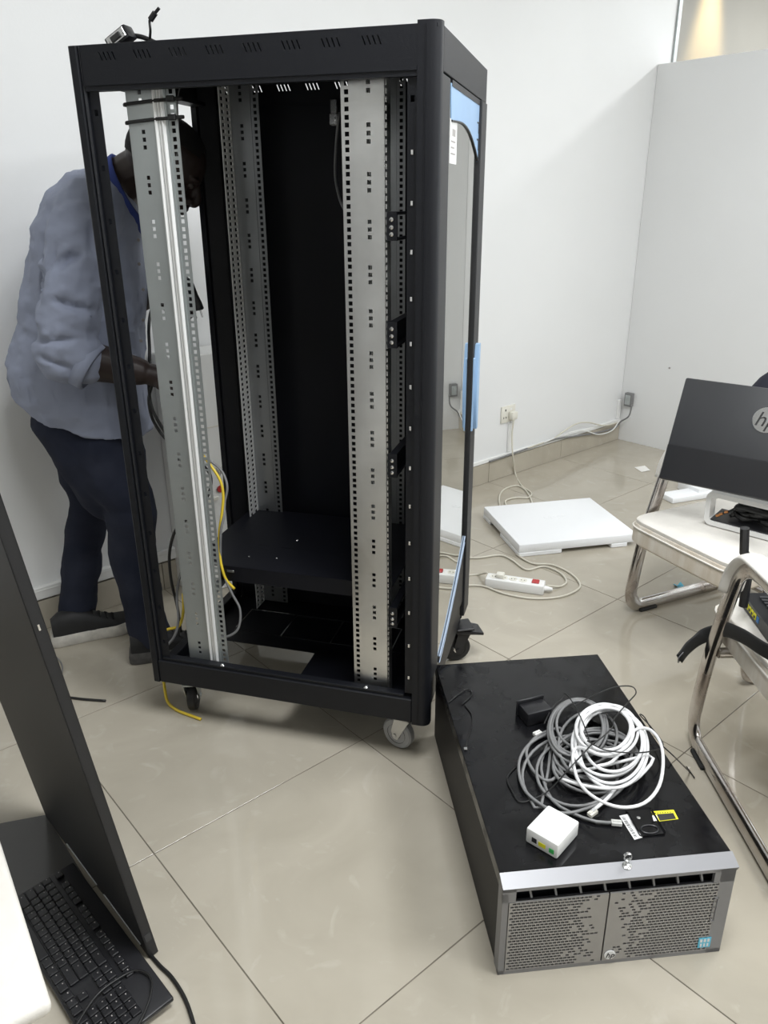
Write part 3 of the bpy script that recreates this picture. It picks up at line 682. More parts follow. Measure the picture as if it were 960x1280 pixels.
# things on the server
ST = SH + 0.0005
T = [on_z(*p, SH + 0.036) for p in ((686, 1006), (719, 1030), (697, 1057), (657, 1034))]
ctr = (T[0] + T[2]) / 2; ex = (T[2] - T[3]); ex.z = 0; ey = (T[0] - T[3]); ey.z = 0
lx, ly = ex.length * 1.0, ey.length * 1.0
mc = thing('media_converter', 'small white square network box with yellow and green ports on the black server lid', 'network box', (ctr.x, ctr.y, ST), math.atan2(ex.y, ex.x))
bm = BM(); box(bm, (-lx / 2, -ly / 2, 0), (lx / 2, ly / 2, 0.036), 0.004, seg=2); mesh_obj('housing', bm, M['plastic_w'], mc, True)
bm = BM(); box(bm, (-lx * .30, -ly / 2 - 0.0004, 0.010), (-lx * .30 + 0.011, -ly / 2 + 0.004, 0.021)); mesh_obj('power_jack', bm, M['ink'], mc)
bm = BM(); box(bm, (-0.008, -ly / 2 - 0.0006, 0.008), (0.011, -ly / 2 + 0.004, 0.021), 0.002); mesh_obj('port', bm, M['yellow'], mc)
bm = BM(); box(bm, (lx * .24, -ly / 2 - 0.001, 0.008), (lx * .24 + 0.011, -ly / 2 + 0.004, 0.019), 0.001); mesh_obj('port', bm, M['green'], mc)
bm = BM(); box(bm, (lx * .02, -ly * .22, 0.036), (lx * .28, -ly * .21, 0.0362)); mesh_obj('logo_line', bm, M['greyink'], mc)

def lidw(px, py, dz): return on_z(px, py, SH + dz)
def coil(turns, seed, z0, z1, a0=0.0):
    """one cable wound through loops given as centre and half sizes on the lid, each a little off the last"""
    rn = random.Random(seed); pts = []; n = 18; T_ = len(turns)
    jit = [(rn.uniform(-3, 3), rn.uniform(-3, 3), rn.uniform(-4, 4), rn.uniform(-4, 4)) for _ in turns]
    par = [tuple(a + b for a, b in zip(t, j)) for t, j in zip(turns, jit)]
    for k in range(T_ - 1):
        for i in range(n):
            f = i / n; a = a0 + 2 * PI * f
            cx, cy, rx, ry = (par[k][q] * (1 - f) + par[k + 1][q] * f for q in range(4))
            t = (k + f) / (T_ - 1)
            pts.append(lidw(cx + rx * math.cos(a), cy + ry * math.sin(a), z0 + (z1 - z0) * t + 0.005 * math.sin(a * 2 + k * 1.3)))
    return pts
def rj45(name, parent, p, d, m=None):
    d = V(d); d.z *= 0.3; d.normalize(); s = d.cross(V((0, 0, 1))).normalized(); u = s.cross(d)
    mt = Matrix(((d.x, s.x, u.x, p[0]), (d.y, s.y, u.y, p[1]), (d.z, s.z, u.z, p[2]), (0, 0, 0, 1)))
    bm = BM(); box(bm, (0, -0.006, -0.004), (0.021, 0.006, 0.004), 0.0008, mt); box(bm, (0.003, -0.002, 0.004), (0.019, 0.002, 0.006), 0, mt)
    return mesh_obj(name, bm, m or M['clear'], parent)
# grey patch cable
gp = SV @ V((0.235, 0.345, 0)); gc = thing('network_cable', 'coiled grey network cable with clear plugs under the white coil on the server', 'cable', (gp.x, gp.y, ST), group=None)
def rel(pts, o): return [V(p) - V(o) for p in pts]
head = [lidw(*p, 0.006) for p in ((772, 1028), (745, 1027), (712, 1015), (690, 1000), (679, 975), (677, 950), (690, 925))]
g1 = coil([(712, 968, 60, 46), (718, 960, 56, 44), (742, 958, 50, 34), (745, 952, 54, 30), (748, 950, 50, 34), (744, 946, 52, 30), (742, 940, 46, 34), (726, 915, 36, 38), (724, 908, 34, 34), (722, 906, 30, 30), (726, 908, 32, 32), (722, 912, 36, 36), (728, 910, 30, 34)], 5, 0.006, 0.034, 2.2)
big = [lidw(*p, 0.010) for p in ((688, 915), (662, 930), (649, 952), (652, 980), (668, 1000), (700, 1016), (735, 1010), (770, 992), (792, 960), (770, 935), (720, 945), (690, 975), (668, 965), (658, 940), (672, 920), (700, 910), (700, 925))]
bm = BM(); tube(bm, smooth_path(rel(head + g1, gc.location), 2), 0.0036, 6); tube(bm, smooth_path(rel(big, gc.location), 5), 0.0036, 6)
mesh_obj('cable', bm, M['gcable'], gc, 'all')
rj45('plug', gc, lidw(764, 1028, 0.006) - gc.location, (0.03, -0.004, 0)); rj45('plug', gc, lidw(676, 915, 0.012) - gc.location, (-0.02, -0.012, 0))
# white patch cable
wp = on_z(765, 925, SH + 0.04); wc = thing('network_cable', 'coiled white network cable on top of the grey coil on the server', 'cable', (wp.x, wp.y, ST + 0.03))
g2 = coil([(764, 938, 46, 50), (766, 934, 44, 50), (762, 930, 46, 48), (760, 926, 42, 44), (764, 920, 38, 40), (757, 914, 36, 34), (758, 910, 33, 30), (755, 909, 35, 28), (757, 911, 31, 27), (755, 910, 34, 30)], 11, 0.034, 0.060, 2.6)
tail = [lidw(*p, 0.05) for p in ((720, 935), (716, 950), (724, 978), (745, 998), (775, 1009), (805, 1004), (824, 982), (829, 950), (824, 925), (810, 911), (793, 913), (783, 930), (765, 952), (745, 958))]
lead = [lidw(*p, 0.035) for p in ((700, 973), (730, 982), (770, 985), (800, 970), (812, 945))]
bm = BM(); tube(bm, smooth_path(rel(lead + g2 + tail, wc.location), 4), 0.0037, 6); mesh_obj('cable', bm, M['wcable'], wc, 'all')
bm = BM()
ws = [lidw(*p, 0.02) for p in ((740, 1014), (757, 1000), (770, 985))]
tube(bm, smooth_path(rel(ws, wc.location), 4), 0.0037, 6); mesh_obj('cable_end', bm, M['wcable'], wc, 'all')
rj45('plug', wc, lidw(745, 1013, 0.016) - wc.location, lidw(735, 1022, 0.01) - lidw(745, 1013, 0.016), M['plastic_c'])
# power adapter and its thin lead
ap = lidw(668, 898, 0); ad = thing('power_adapter', 'black plug-in power adapter beside the cable coil on the server lid', 'power adapter', (ap.x, ap.y, ST), 0.35)
bm = BM(); box(bm, (-0.034, -0.024, 0), (0.034, 0.022, 0.036), 0.004, seg=2); box(bm, (-0.038, 0.022, 0.0), (0.038, 0.028, 0.044), 0.002); mesh_obj('adapter_body', bm, M['plastic_k'], ad, True)
bm = BM()
for s in (-0.010, 0.010): box(bm, (s - 0.003, 0.028, 0.018), (s + 0.003, 0.044, 0.020))
mesh_obj('prong', bm, M['steel'], ad)
kl = [(680, 905, .02), (690, 885, .03), (702, 874, .045), (706, 867, .05), (716, 878, .055), (727, 899, .07), (734, 917, .072), (741, 929, .07), (765, 910, .072), (768, 898, .07), (787, 876, .06), (795, 866, .05), (789, 858, .045), (768, 859, .04), (743, 869, .035), (718, 882, .05)]
bm = BM(); tube(bm, smooth_path([lidw(a, b, c) for a, b, c in kl], 5), 0.0016, 6)
k2 = [(741, 929, .072), (716, 956, .06), (686, 988, .018), (663, 1000, .004), (649, 1002, .003), (640, 989, .003), (634, 972, .003), (648, 955, .003)]
tube(bm, smooth_path([lidw(a, b, c) for a, b, c in k2], 5), 0.0016, 6)
k3 = [(734, 926, .074), (755, 937, .072), (787, 941, .07), (814, 939, .05), (829, 931, .03), (814, 909, .02), (800, 894, .012), (806, 897, .004), (822, 925, .004), (843, 946, .006)]
p3 = [lidw(a, b, c) for a, b, c in k3] + [on_z(862, 965, 0.004), on_z(868, 972, 0.004), on_z(858, 958, 0.004)]
tube(bm, smooth_path(p3, 5), 0.0016, 6)
tag(mesh_obj('adapter_lead', bm, M['kcable'], None, 'all'), 'thin black lead straying across the cable coils and off the server', 'cable')
bm = BM(); tube(bm, smooth_path([lidw(a, b, c) for a, b, c in ((561, 878, .002), (573, 868, .003), (585, 861, .003), (590, 868, .003), (578, 880, .003))], 4), 0.0015, 6)
tube(bm, smooth_path([lidw(a, b, c) for a, b, c in ((581, 882, .002), (589, 892, .003), (590, 905, .003), (585, 922, .003), (582, 935, .003))], 4), 0.0015, 6)
wo = tag(mesh_obj('wire_offcut', bm, M['kcable'], None, 'all'), 'thin black wire offcuts near the rear left corner of the server lid', 'wire')
bm = BM(); p = lidw(582, 936, 0.003); box(bm, p - V((.004, .004, .002)), p + V((.004, .004, .002)), 0.001); tag(mesh_obj('wire_tip', bm, M['steel'], wo), 'bright bare wire tip')

# ------------------------------------------------------------------ the two visitor chairs on the right
def chair_mesh_parts(root):
    for s in (-1, 1):
        x = s * 0.26
        pts = [(x, 0.30, 0.024), (x, 0.0, 0.024), (x, -0.17, 0.024), (x, -0.225, 0.032), (x, -0.252, 0.075), (x, -0.248, 0.15), (x, -0.225, 0.30), (x, -0.190, 0.44), (x, -0.165, 0.53), (x, -0.145, 0.580), (x, -0.105, 0.613), (x, -0.05, 0.622), (x, 0.14, 0.622), (x, 0.25, 0.622), (x, 0.30, 0.64), (x, 0.335, 0.70), (x, 0.385, 0.86)]
        bm = BM(); tube(bm, smooth_path(pts, 6), 0.0135, 14, False, 0.026, (1, 0, 0)); mesh_obj('side_frame', bm, M['chrome'], root, 'all')
        bm = BM()
        up = [(x, -0.178, 0.515), (x, -0.160, 0.578), (x, -0.115, 0.630), (x, -0.05, 0.642), (x, 0.16, 0.642)]
        rings = []
        sp = smooth_path(up, 6)
        for i, p in enumerate(sp):
            t = (sp[min(i + 1, len(sp) - 1)] - sp[max(i - 1, 0)]).normalized(); n = V((1, 0, 0)).cross(t)
            if n.z < 0 and abs(t.y) > 0.5: n = -n
            n = V((0, -t.z, t.y))
            rings.append([p + V((1, 0, 0)) * (0.031 * math.cos(a)) + n * (0.015 * math.sin(a) + (0.0 if math.sin(a) > 0 else 0.004)) for a in [2 * PI * j / 14 for j in range(14)]])
        loft(bm, rings); mesh_obj('arm_pad', bm, M['leather'], root, 'all')
    bm = BM(); tube(bm, [(-0.26, 0.29, 0.026), (0.26, 0.29, 0.026)], 0.013, 10); mesh_obj('rear_crossbar', bm, M['chrome'], root, True)
    for y in (-0.195, 0.14):
        bm = BM(); tube(bm, [(-0.255, y, 0.325), (0.255, y, 0.325)], 0.014, 12); mesh_obj('seat_bar', bm, M['chrome'], root, True)
    for s in (-1, 1):
        bm = BM(); box(bm, (s * 0.26 - 0.018, -0.21, 0.0), (s * 0.26 + 0.018, -0.13, 0.012), 0.003); mesh_obj('foot_pad', bm, M['rubber'], root)
    # seat: cushion with a rounded front, its welt and a worn border
    def cush(z0, z1, inset, y0, y1, bulge, n=24):
        rings = []
        hw = 0.232 - inset
        for z, k in ((z0, 0.955), (z0 + 0.012, 1.0), (z1 - 0.014, 1.0), (z1 - 0.004, 0.985), (z1, 0.95)):
            ring = []
            for j in range(n):
                a = 2 * PI * j / n; ca, sa = math.cos(a), math.sin(a)
                ex = 0.22
                px = math.copysign(abs(ca) ** ex, ca) * hw * k; py = math.copysign(abs(sa) ** ex, sa) * (y1 - y0) / 2 * k + (y0 + y1) / 2
                ring.append(V((px, py, z)))
            rings.append(ring)
        return rings
    bm = BM(); loft(bm, cush(0.322, 0.402, 0.0, -0.346, 0.21, 0)); st = mesh_obj('seat', bm, M['leather_worn'], root, True)
    bm = BM(); r = cush(0.398, 0.414, 0.004, -0.338, 0.20, 0); loft(bm, r); mesh_obj('seat_top', bm, M['leather'], st, True)
    bm = BM(); tube(bm, [p + V((0, 0, 0.0)) for p in cush(0.335, 0.402, -0.001, -0.347, 0.211, 0)[2]], 0.0032, 6, True); mesh_obj('welt', bm, M['leather'], st, True)
    # backrest
    bm = BM(); rings = []
    for k in range(9):
        t = k / 8; z = 0.43 + 0.46 * t; y = 0.255 + 0.125 * t; w_ = 0.228 - 0.012 * abs(t - .5) * 2; th = 0.026 * (1 if 0 < k < 8 else 0.6)
        rings.append([V((math.copysign(abs(math.cos(a)) ** .25, math.cos(a)) * w_, y + math.copysign(abs(math.sin(a)) ** .5, math.sin(a)) * th, z)) for a in [2 * PI * j / 20 for j in range(20)]])
    loft(bm, rings); mesh_obj('backrest', bm, M['leather'], root, True)
CH1 = (1.242, 2.400); CH2 = (1.120, 1.540)
chair1 = thing('visitor_chair', 'white leather chair with chrome sled frame carrying the dark monitor', 'chair', (*CH1, 0), math.radians(-64.9), 'white visitor chairs')
chair_mesh_parts(chair1)
chair2 = copy_tree(chair1); chair2.location = (*CH2, 0); chair2.rotation_euler = (0, 0, PI)
chair2['label'] = 'nearer white leather chair with rusty chrome frame holding the router and black strap'
# third chair, only its pale high back shows at the right border
hb = thing('high_back_chair', 'pale high backed chair whose back rises behind the monitor', 'chair', (1.88, 2.86, 0), math.radians(-60))
bm = BM(); rings = []
for k in range(8):
    t = k / 7; z = 0.47 + 0.60 * t; y = 0.20 + 0.13 * t; w_ = 0.24 - 0.05 * t
    rings.append([V((math.copysign(abs(math.cos(a)) ** .3, math.cos(a)) * w_, y + math.copysign(abs(math.sin(a)) ** .5, math.sin(a)) * 0.03, z)) for a in [2 * PI * j / 18 for j in range(18)]])
loft(bm, rings); mesh_obj('backrest', bm, M['leather'], hb, True)
bm = BM(); box(bm, (-0.24, -0.25, 0.40), (0.24, 0.22, 0.48), 0.02, seg=2); mesh_obj('seat', bm, M['leather'], hb, True)
for x in (-0.21, 0.21):
    for y in (-0.21, 0.18):
        bm = BM(); tube(bm, [(x, y, 0), (x, y, 0.41)], 0.013, 10); mesh_obj('leg', bm, M['chrome'], hb, True)

# dark monitor on the first chair
MZ = 0.56
mbl, mbr = on_z(823, 597, MZ), on_z(960, 626, MZ)
mtl = on_z(845, 470, MZ + 0.315)
mx = (mbr - mbl).normalized(); my = (mtl - mbl); my = (my - mx * my.dot(mx)).normalized(); mh = (mtl - mbl).dot(my)
mn = mx.cross(my)
MW = 0.575
mon = thing('monitor', 'dark grey monitor with round silver badge standing backwards on the white chair', 'monitor', (mbl.x, mbl.y, 0.412))
mo = mon.location
def mpt(u, v, w_=0.0): return mbl + mx * u + my * v + mn * w_ - V(mo)
MM = frame_mtx(mbl - V(mo), mx, my)
bm = BM(); box(bm, (0, 0, -0.035), (MW, mh, 0.0), 0.006, MM, 2); mesh_obj('back_cover', bm, M['monitor'], mon, True)
bm = BM(); box(bm, (0.001, -0.001, -0.034), (MW - 0.001, mh * 0.345, 0.003), 0.003, MM); mesh_obj('lower_cover', bm, M['monitor_low'], mon)
bm = BM(); box(bm, (0.008, 0.03, -0.037), (MW - 0.008, mh - 0.008, -0.0345), 0, MM); mesh_obj('screen', bm, M['screen'], mon)
bo = on_plane(955, 525, mbl, mn)
uo, vo = (bo - mbl).dot(mx), (bo - mbl).dot(my)
badge(mon, mpt(uo + 0.006, vo, 0.0005), mx, my, 0.040, M['steel'], M['ink'])
# white loop stand in front of the seat
sb, st2 = on_z(884, 652, 0.428), on_z(872, 613, 0.530)
sbr = on_z(960, 672, 0.428)
sx = (sbr - sb).normalized(); sy = (st2 - sb); sy = (sy - sx * sy.dot(sx)).normalized(); shh = (st2 - sb).dot(sy); sn = sx.cross(sy)
SM = frame_mtx(sb - V(mo), sx, sy)
def rrect(x0, y0, x1, y1, r, n=5):
    o = []
    for cx, cy, a0 in ((x1 - r, y0 + r, -PI / 2), (x1 - r, y1 - r, 0), (x0 + r, y1 - r, PI / 2), (x0 + r, y0 + r, PI)):
        for k in range(n + 1):
            a = a0 + PI / 2 * k / n; o.append((cx + r * math.cos(a), cy + r * math.sin(a)))
    return o
bm = BM()
outer, inner = rrect(-0.012, -0.010, 0.40, shh + 0.006, 0.022), rrect(0.004, 0.006, 0.384, shh - 0.010, 0.010)
n = len(outer)
vo_ = [[bm.verts.new(SM @ V((*p, z))) for p in ps] for ps, z in ((outer, 0.0), (inner, 0.0), (inner, -0.045), (outer, -0.045))]
for k in range(4):
    A, B = vo_[k], vo_[(k + 1) % 4]
    for j in range(n): bm.faces.new((A[j], A[(j + 1) % n], B[(j + 1) % n], B[j]))
tag(mesh_obj('stand', bm, M['plastic_w'], mon), 'white loop stand')
bm = BM(); box(bm, (0.006, 0.007, -0.100), (0.383, 0.011, -0.004), 0.001, SM); tag(mesh_obj('stand_floor', bm, M['monitor_low'], mon), 'dark tray inside the stand')
# cables bundled inside the stand
bm = BM()
rn = random.Random(2)
for k in range(10):
    pts = [SM @ V((0.055 + 0.04 * i + 0.003 * k + rn.uniform(-.006, .006), 0.024 + (shh - 0.052) * k / 9 + rn.uniform(-.006, .006), -0.030 - rn.uniform(0, .05))) for i in range(8)]
    tube(bm, smooth_path([p + V(mo) for p in pts], 4), 0.010, 6)
pts = [SM @ V((0.022 + 0.016 * i, 0.020 + 0.012 * i, -0.020)) + V(mo) for i in range(4)]; tube(bm, smooth_path(pts, 3), 0.003, 6)
cb = tag(mesh_obj('cable_bundle', bm, M['kcable'], None, 'all'), 'black cable bundle with copper ends tucked inside the white monitor stand', 'cable')
for u, v_ in ((0.020, 0.020), (0.030, 0.028), (0.046, 0.040)):
    bm = BM(); p = SM @ V((u, v_, -0.018)) + V(mo); cyl(bm, p, sx + sy * 0.5, 0.0045, 0.012, 8); tag(mesh_obj('cable_end', bm, M['copper'], cb), 'copper coloured end')
# dark cloth bag on the third chair, behind the monitor
bp = on_y(963, 505, 2.78); bag = tag(mesh_obj('cloth_bag', (lambda bm: (ellipsoid(bm, (0, 0, 0), 0.105, 0.085, 0.145), bm)[-1])(BM()), M['bag'], None, 'all'), 'dark navy round bag hanging on the pale high backed chair', 'bag'); bag.location = (bp.x + 0.01, bp.y, bp.z - 0.02)
for v in bag.data.vertices: v.co *= 1 + 0.05 * noise.noise(v.co * 14)
# router and strap on the second chair
rc = on_z(950, 768, 0.45); 
ra_, rb_ = on_z(927, 737, 0.455), on_z(962, 783, 0.455)
rang = math.atan2((rb_ - ra_).y, (rb_ - ra_).x)
rt = thing('router', 'black router showing yellow network ports on the nearer chair seat', 'router', (*(ra_ * 0.5 + rb_ * 0.5).xy, 0.416), rang)
ln = 0.20
bm = BM(); prism(bm, [(-0.085, 0.0, 0.0), (-0.085, 0.0, 0.034), (-0.085, 0.125, 0.042), (-0.085, 0.13, 0.004)], (ln, 0, 0)); mesh_obj('router_body', bm, M['plastic_k'], rt)
for k in range(4):
    bm = BM(); box(bm, (-0.050 + k * 0.0175, -0.0015, 0.010), (-0.0355 + k * 0.0175, 0.004, 0.026), 0.001); pt_ = tag(mesh_obj('port', bm, M['yellow'], rt), 'yellow port')
    bm = BM(); box(bm, (-0.047 + k * 0.0175, -0.002, 0.013), (-0.0385 + k * 0.0175, -0.0013, 0.020)); mesh_obj('port_opening', bm, M['ink'], pt_)
bm = BM(); box(bm, (0.0215, -0.0015, 0.010), (0.036, 0.004, 0.026), 0.001); tag(mesh_obj('port', bm, M['blue'], rt), 'blue port')
bm = BM(); lathe(bm, (-0.068, -0.001, 0.018), (0, -1, 0), [(0.004, 0), (0.004, 0.001), (0, 0.0012)], 10); mesh_obj('power_jack', bm, M['steel'], rt)
bm = BM()
for k in range(8): box(bm, (-0.055 + k * 0.016, 0.03, 0.0375), (-0.047 + k * 0.016, 0.11, 0.0425))
mesh_obj('vent', bm, M['monitor'], rt)
sp_ = [on_y(849, 824, 1.80), on_y(862, 808, 1.82), on_y(880, 795, 1.83), on_y(897, 789, 1.79), on_y(908, 787, 1.70), on_y(930, 796, 1.62), on_y(955, 812, 1.55), on_y(990, 830, 1.48)]
bm = BM(); tube(bm, smooth_path(sp_, 6), 0.019, 8, False, 0.003, (0.0, 0.15, 1)); sr = tag(mesh_obj('strap', bm, M['strap'], None, 'all'), 'flat black strap wound around the front leg of the nearer chair', 'strap')
bm = BM(); p0, p1 = sp_[0], sp_[1]; d = (p1 - p0).normalized(); s_ = (V((0.1, -0.3, 1)) - d * V((0.1, -0.3, 1)).dot(d)).normalized()
tube(bm, [p0 - d * 0.004 + s_ * 0.017, p0 - d * 0.004 - s_ * 0.017, p0 + d * 0.016 - s_ * 0.017, p0 + d * 0.016 + s_ * 0.017], 0.002, 6, True); mesh_obj('buckle', bm, M['plastic_k'], sr)
a0 = on_y(932, 700, 1.74); vs_ = [V((a0.x + 0.015, a0.y, 0.46)), V((a0.x + 0.012, a0.y, 0.58)), on_y(930, 690, 1.74), on_y(931, 660, 1.74)]
def into(o, parent):
    """hang an object built in world coordinates under its thing"""
    pm = Matrix.Translation(parent.location) @ parent.rotation_euler.to_matrix().to_4x4()
    o.data.transform(pm.inverted()); o.parent = parent; return o
bm = BM(); tube(bm, vs_, 0.0115, 8); into(mesh_obj('antenna', bm, M['plastic_k'], None, True), rt)
bm = BM(); tube(bm, [p + V((0.066, -0.03, -0.02)) for p in vs_], 0.0115, 8); into(mesh_obj('antenna', bm, M['plastic_k'], None, True), rt)

# ------------------------------------------------------------------ the technician, bent over at the open side of the rack
HX, HY = -0.95, 2.36
per = thing('person', 'person in a grey blue shirt and dark jeans bending into the open rack', 'person', (HX, HY, 0))
def seg_rings(pts, rad, n=16, cap_round=True):
    """tapered limb through pts with radii rad, rounded at both ends"""
    sp = smooth_path(pts, 5); k = len(sp); m = len(pts) - 1; rr = []
    for i in range(k):
        t = i / (k - 1) * m; a = min(int(t), m - 1); f = t - a; f = f * f * (3 - 2 * f)
        rr.append(rad[a] * (1 - f) + rad[a + 1] * f)
    d0 = (sp[0] - sp[1]).normalized(); d1 = (sp[-1] - sp[-2]).normalized()
    P, R = [], []
    for q in (0.95, 0.8, 0.5): P.append(sp[0] + d0 * rr[0] * q); R.append(rr[0] * math.sqrt(1 - q * q))
    P += sp; R += rr
    for q in (0.5, 0.8, 0.95): P.append(sp[-1] + d1 * rr[-1] * q); R.append(rr[-1] * math.sqrt(1 - q * q))
    return P, R
def limb(bm, pts, rad, seg=14):
    P, R = seg_rings(pts, rad); tube(bm, P, R, seg)
def Y(px, py, y): return on_y(px, py, y)
YN, YF, YC = 2.25, 2.49, 2.37       # near side, far side, middle of the body
# joints
hipN, kneeN, ankN = Y(122, 545, 2.31), Y(166, 628, 2.27), Y(186, 790, 2.27)
hipF, kneeF, ankF = Y(108, 550, 2.44), Y(111, 640, 2.44), Y(97, 772, 2.42)
shN, elN, wrN = Y(108, 285, 2.19), Y(88, 446, 2.13), Y(172, 464, 2.15)
shF, elF, wrF = Y(135, 270, 2.55), Y(150, 380, 2.58), Y(186, 366, 2.50)
spine = [Y(106, 525, YC), Y(98, 450, YC), Y(100, 370, YC), Y(112, 300, YC), Y(138, 245, YC), Y(160, 222, YC), Y(190, 205, 2.355)]
bm = BM()
limb(bm, spine, [0.11, 0.115, 0.13, 0.125, 0.085, 0.062, 0.06])
for h, k_, a in ((hipN, kneeN, ankN), (hipF, kneeF, ankF)):
    limb(bm, [h, (h + k_) / 2, k_, (k_ * .62 + a * .38), a], [0.088, 0.078, 0.056, 0.054, 0.036])
for s_, e, w_ in ((shN, elN, wrN), (shF, elF, wrF)):   # upper arm, then forearm
    limb(bm, [spine[3] * .4 + s_ * .6, s_, (s_ + e) / 2, e], [0.065, 0.060, 0.047, 0.042])
    limb(bm, [e, e * .7 + w_ * .3, e * .3 + w_ * .7, w_], [0.053, 0.055, 0.048, 0.040])
# head: skull, jaw, nose, lips, brow, ear
hc = Y(205, 205, 2.35)
fwd = V((0.80, 0.12, -0.59)).normalized(); side = V((0.15, -1.0, 0)).normalized(); side = (side - fwd * side.dot(fwd)).normalized(); up = side.cross(fwd) * -1
if up.z < 0: up = -up
HM = Matrix(((fwd.x, side.x, up.x, 0), (fwd.y, side.y, up.y, 0), (fwd.z, side.z, up.z, 0), (0, 0, 0, 1)))
hp = lambda f, s_, u: hc + fwd * f + side * s_ + up * u
ellipsoid(bm, hp(-0.006, 0, 0.022), 0.112, 0.085, 0.098, HM, 24, 16)
ellipsoid(bm, hp(0.040, 0, -0.050), 0.066, 0.062, 0.078, HM, 20, 14)
ellipsoid(bm, hp(0.066, 0, -0.104), 0.034, 0.036, 0.026, HM)
limb(bm, [hp(0.100, 0, 0.004), hp(0.118, 0, -0.028), hp(0.117, 0, -0.040)], [0.010, 0.015, 0.014])
for s_ in (-1, 1):
    ellipsoid(bm, hp(0.108, s_ * 0.014, -0.042), 0.011, 0.010, 0.009, HM)
    ellipsoid(bm, hp(0.088, s_ * 0.034, 0.014), 0.018, 0.026, 0.010, HM)
    ellipsoid(bm, hp(0.070, s_ * 0.044, -0.030), 0.024, 0.022, 0.022, HM)
    ellipsoid(bm, hp(0.002, s_ * 0.084, -0.018), 0.020, 0.010, 0.034, HM)
ellipsoid(bm, hp(0.103, 0, -0.066), 0.013, 0.026, 0.008, HM); ellipsoid(bm, hp(0.099, 0, -0.080), 0.013, 0.023, 0.009, HM)
# hands: palm, four unequal fingers that curl round the cable, thumb from the side of the palm
def hand(bm, wrist, d, palm_n, scale=1.0, curl=1.0):
    d = V(d).normalized(); pn = (V(palm_n) - d * V(palm_n).dot(d)).normalized(); s_ = d.cross(pn)
    c = lambda a, b, e: wrist + (d * a + s_ * b + pn * e) * scale
    limb(bm, [c(0, 0, 0), c(0.045, 0.0, 0.002), c(0.085, 0, 0.004)], [0.027, 0.030, 0.026])
    for k, (b, L) in enumerate(((0.030, 0.072), (0.010, 0.082), (-0.010, 0.077), (-0.029, 0.060))):
        a0 = 0.085 - 0.004 * abs(k - 1); ang = 0.35 * curl; p = c(a0, b, 0.004); pts = [c(a0 - 0.02, b * .9, 0.002), p]
        for f in (0.46, 0.31, 0.23):
            p = p + (d * math.cos(ang) + pn * math.sin(ang)) * L * f * scale; pts.append(p); ang += 0.62 * curl
        limb(bm, pts, [0.0105 * scale, 0.010 * scale, 0.009 * scale, 0.008 * scale, 0.007 * scale], 10)
    limb(bm, [c(0.025, 0.026, 0.006), c(0.050, 0.046, 0.022), c(0.075, 0.046, 0.040), c(0.092, 0.036, 0.048)], [0.015, 0.0125, 0.0105, 0.008], 10)
hdN = (V((0.85, 0.12, -0.28))); hand(bm, wrN, hdN, (0.25, 0.5, -0.9), 1.15)
hdF = (V((0.95, -0.05, -0.10))); hand(bm, wrF, hdF, (0.1, -0.6, -0.8), 1.05)
bm = remeshed(bm, 0.0042, 3, 0.45)
bm.transform(Matrix.Translation((-HX, -HY, 0)))
mesh_obj('body', bm, M['skin'], per, 'all')
for s_ in (-1, 1):
    bm = BM(); ellipsoid(bm, hp(0.084, s_ * 0.032, -0.004) - V((HX, HY, 0)), 0.013, 0.013, 0.011, HM, 12, 8); mesh_obj('eye', bm, M['eye'], per, 'all')
# hair cap
bm = BM(); ellipsoid(bm, V((0, 0, 0)), 0.115, 0.090, 0.103, None, 28, 20)
for v in [v for v in bm.verts if v.co.z < -0.030 - 0.02 * (v.co.x < 0) or v.co.x > 0.088 or (v.co.x > 0.02 and v.co.z < 0.03 - 0.2 * (v.co.x - 0.09))]: bm.verts.remove(v)
for v in bm.verts:
    v.co = HM @ v.co + hp(-0.003, 0, 0.022) - V((HX, HY, 0))
mesh_obj('hair', bm, M['hair'], per, 'all')
# trousers
def fold(bm, amp, sc, seed, stretch=(1, 1, 1)):
    bm.normal_update()
    for v in bm.verts:
        q = V((v.co.x * stretch[0], v.co.y * stretch[1], v.co.z * stretch[2])) * sc + V((seed, seed, seed))
        v.co += v.normal * (amp * (noise.noise(q) + 0.5 * noise.noise(q * 2.1)))
def lvl(lx, rx, py, y, hy):
    """a body section between its two outline points, half depth hy"""
    a, b = Y(lx, py, y), Y(rx[0], rx[1], y) if isinstance(rx, tuple) else Y(rx, py, y)
    c = (a + b) / 2; u = (b - a) / 2
    return [c + u * math.copysign(abs(math.cos(t)) ** .85, math.cos(t)) + V((0, hy * math.copysign(abs(math.sin(t)) ** .85, math.sin(t)), 0)) for t in [2 * PI * j / 20 for j in range(20)]]
bm = BM()
loft(bm, [lvl(46, (150, 520), 500, YC, 0.160), lvl(44, (172, 552), 520, YC, 0.168), lvl(66, (180, 590), 552, YC, 0.165), lvl(90, (174, 625), 588, YC, 0.145), lvl(106, (168, 645), 618, YC, 0.11)])
limb(bm, [Y(118, 550, 2.30), Y(138, 590, 2.29), Y(163, 630, 2.27), Y(166, 690, 2.28), Y(183, 775, 2.27), Y(190, 798, 2.27)], [0.100, 0.098, 0.080, 0.074, 0.064, 0.066])
limb(bm, [Y(98, 545, 2.45), Y(108, 590, 2.45), Y(111, 632, 2.44), Y(103, 690, 2.43), Y(97, 755, 2.42), Y(96, 768, 2.42)], [0.100, 0.090, 0.066, 0.066, 0.062, 0.064])
bm = remeshed(bm, 0.007, 5, 0.5)
fold(bm, 0.007, 9, 3, (1, 1, 1.6)); bm.transform(Matrix.Translation((-HX, -HY, 0)))
mesh_obj('trousers', bm, M['denim'], per, 'all')
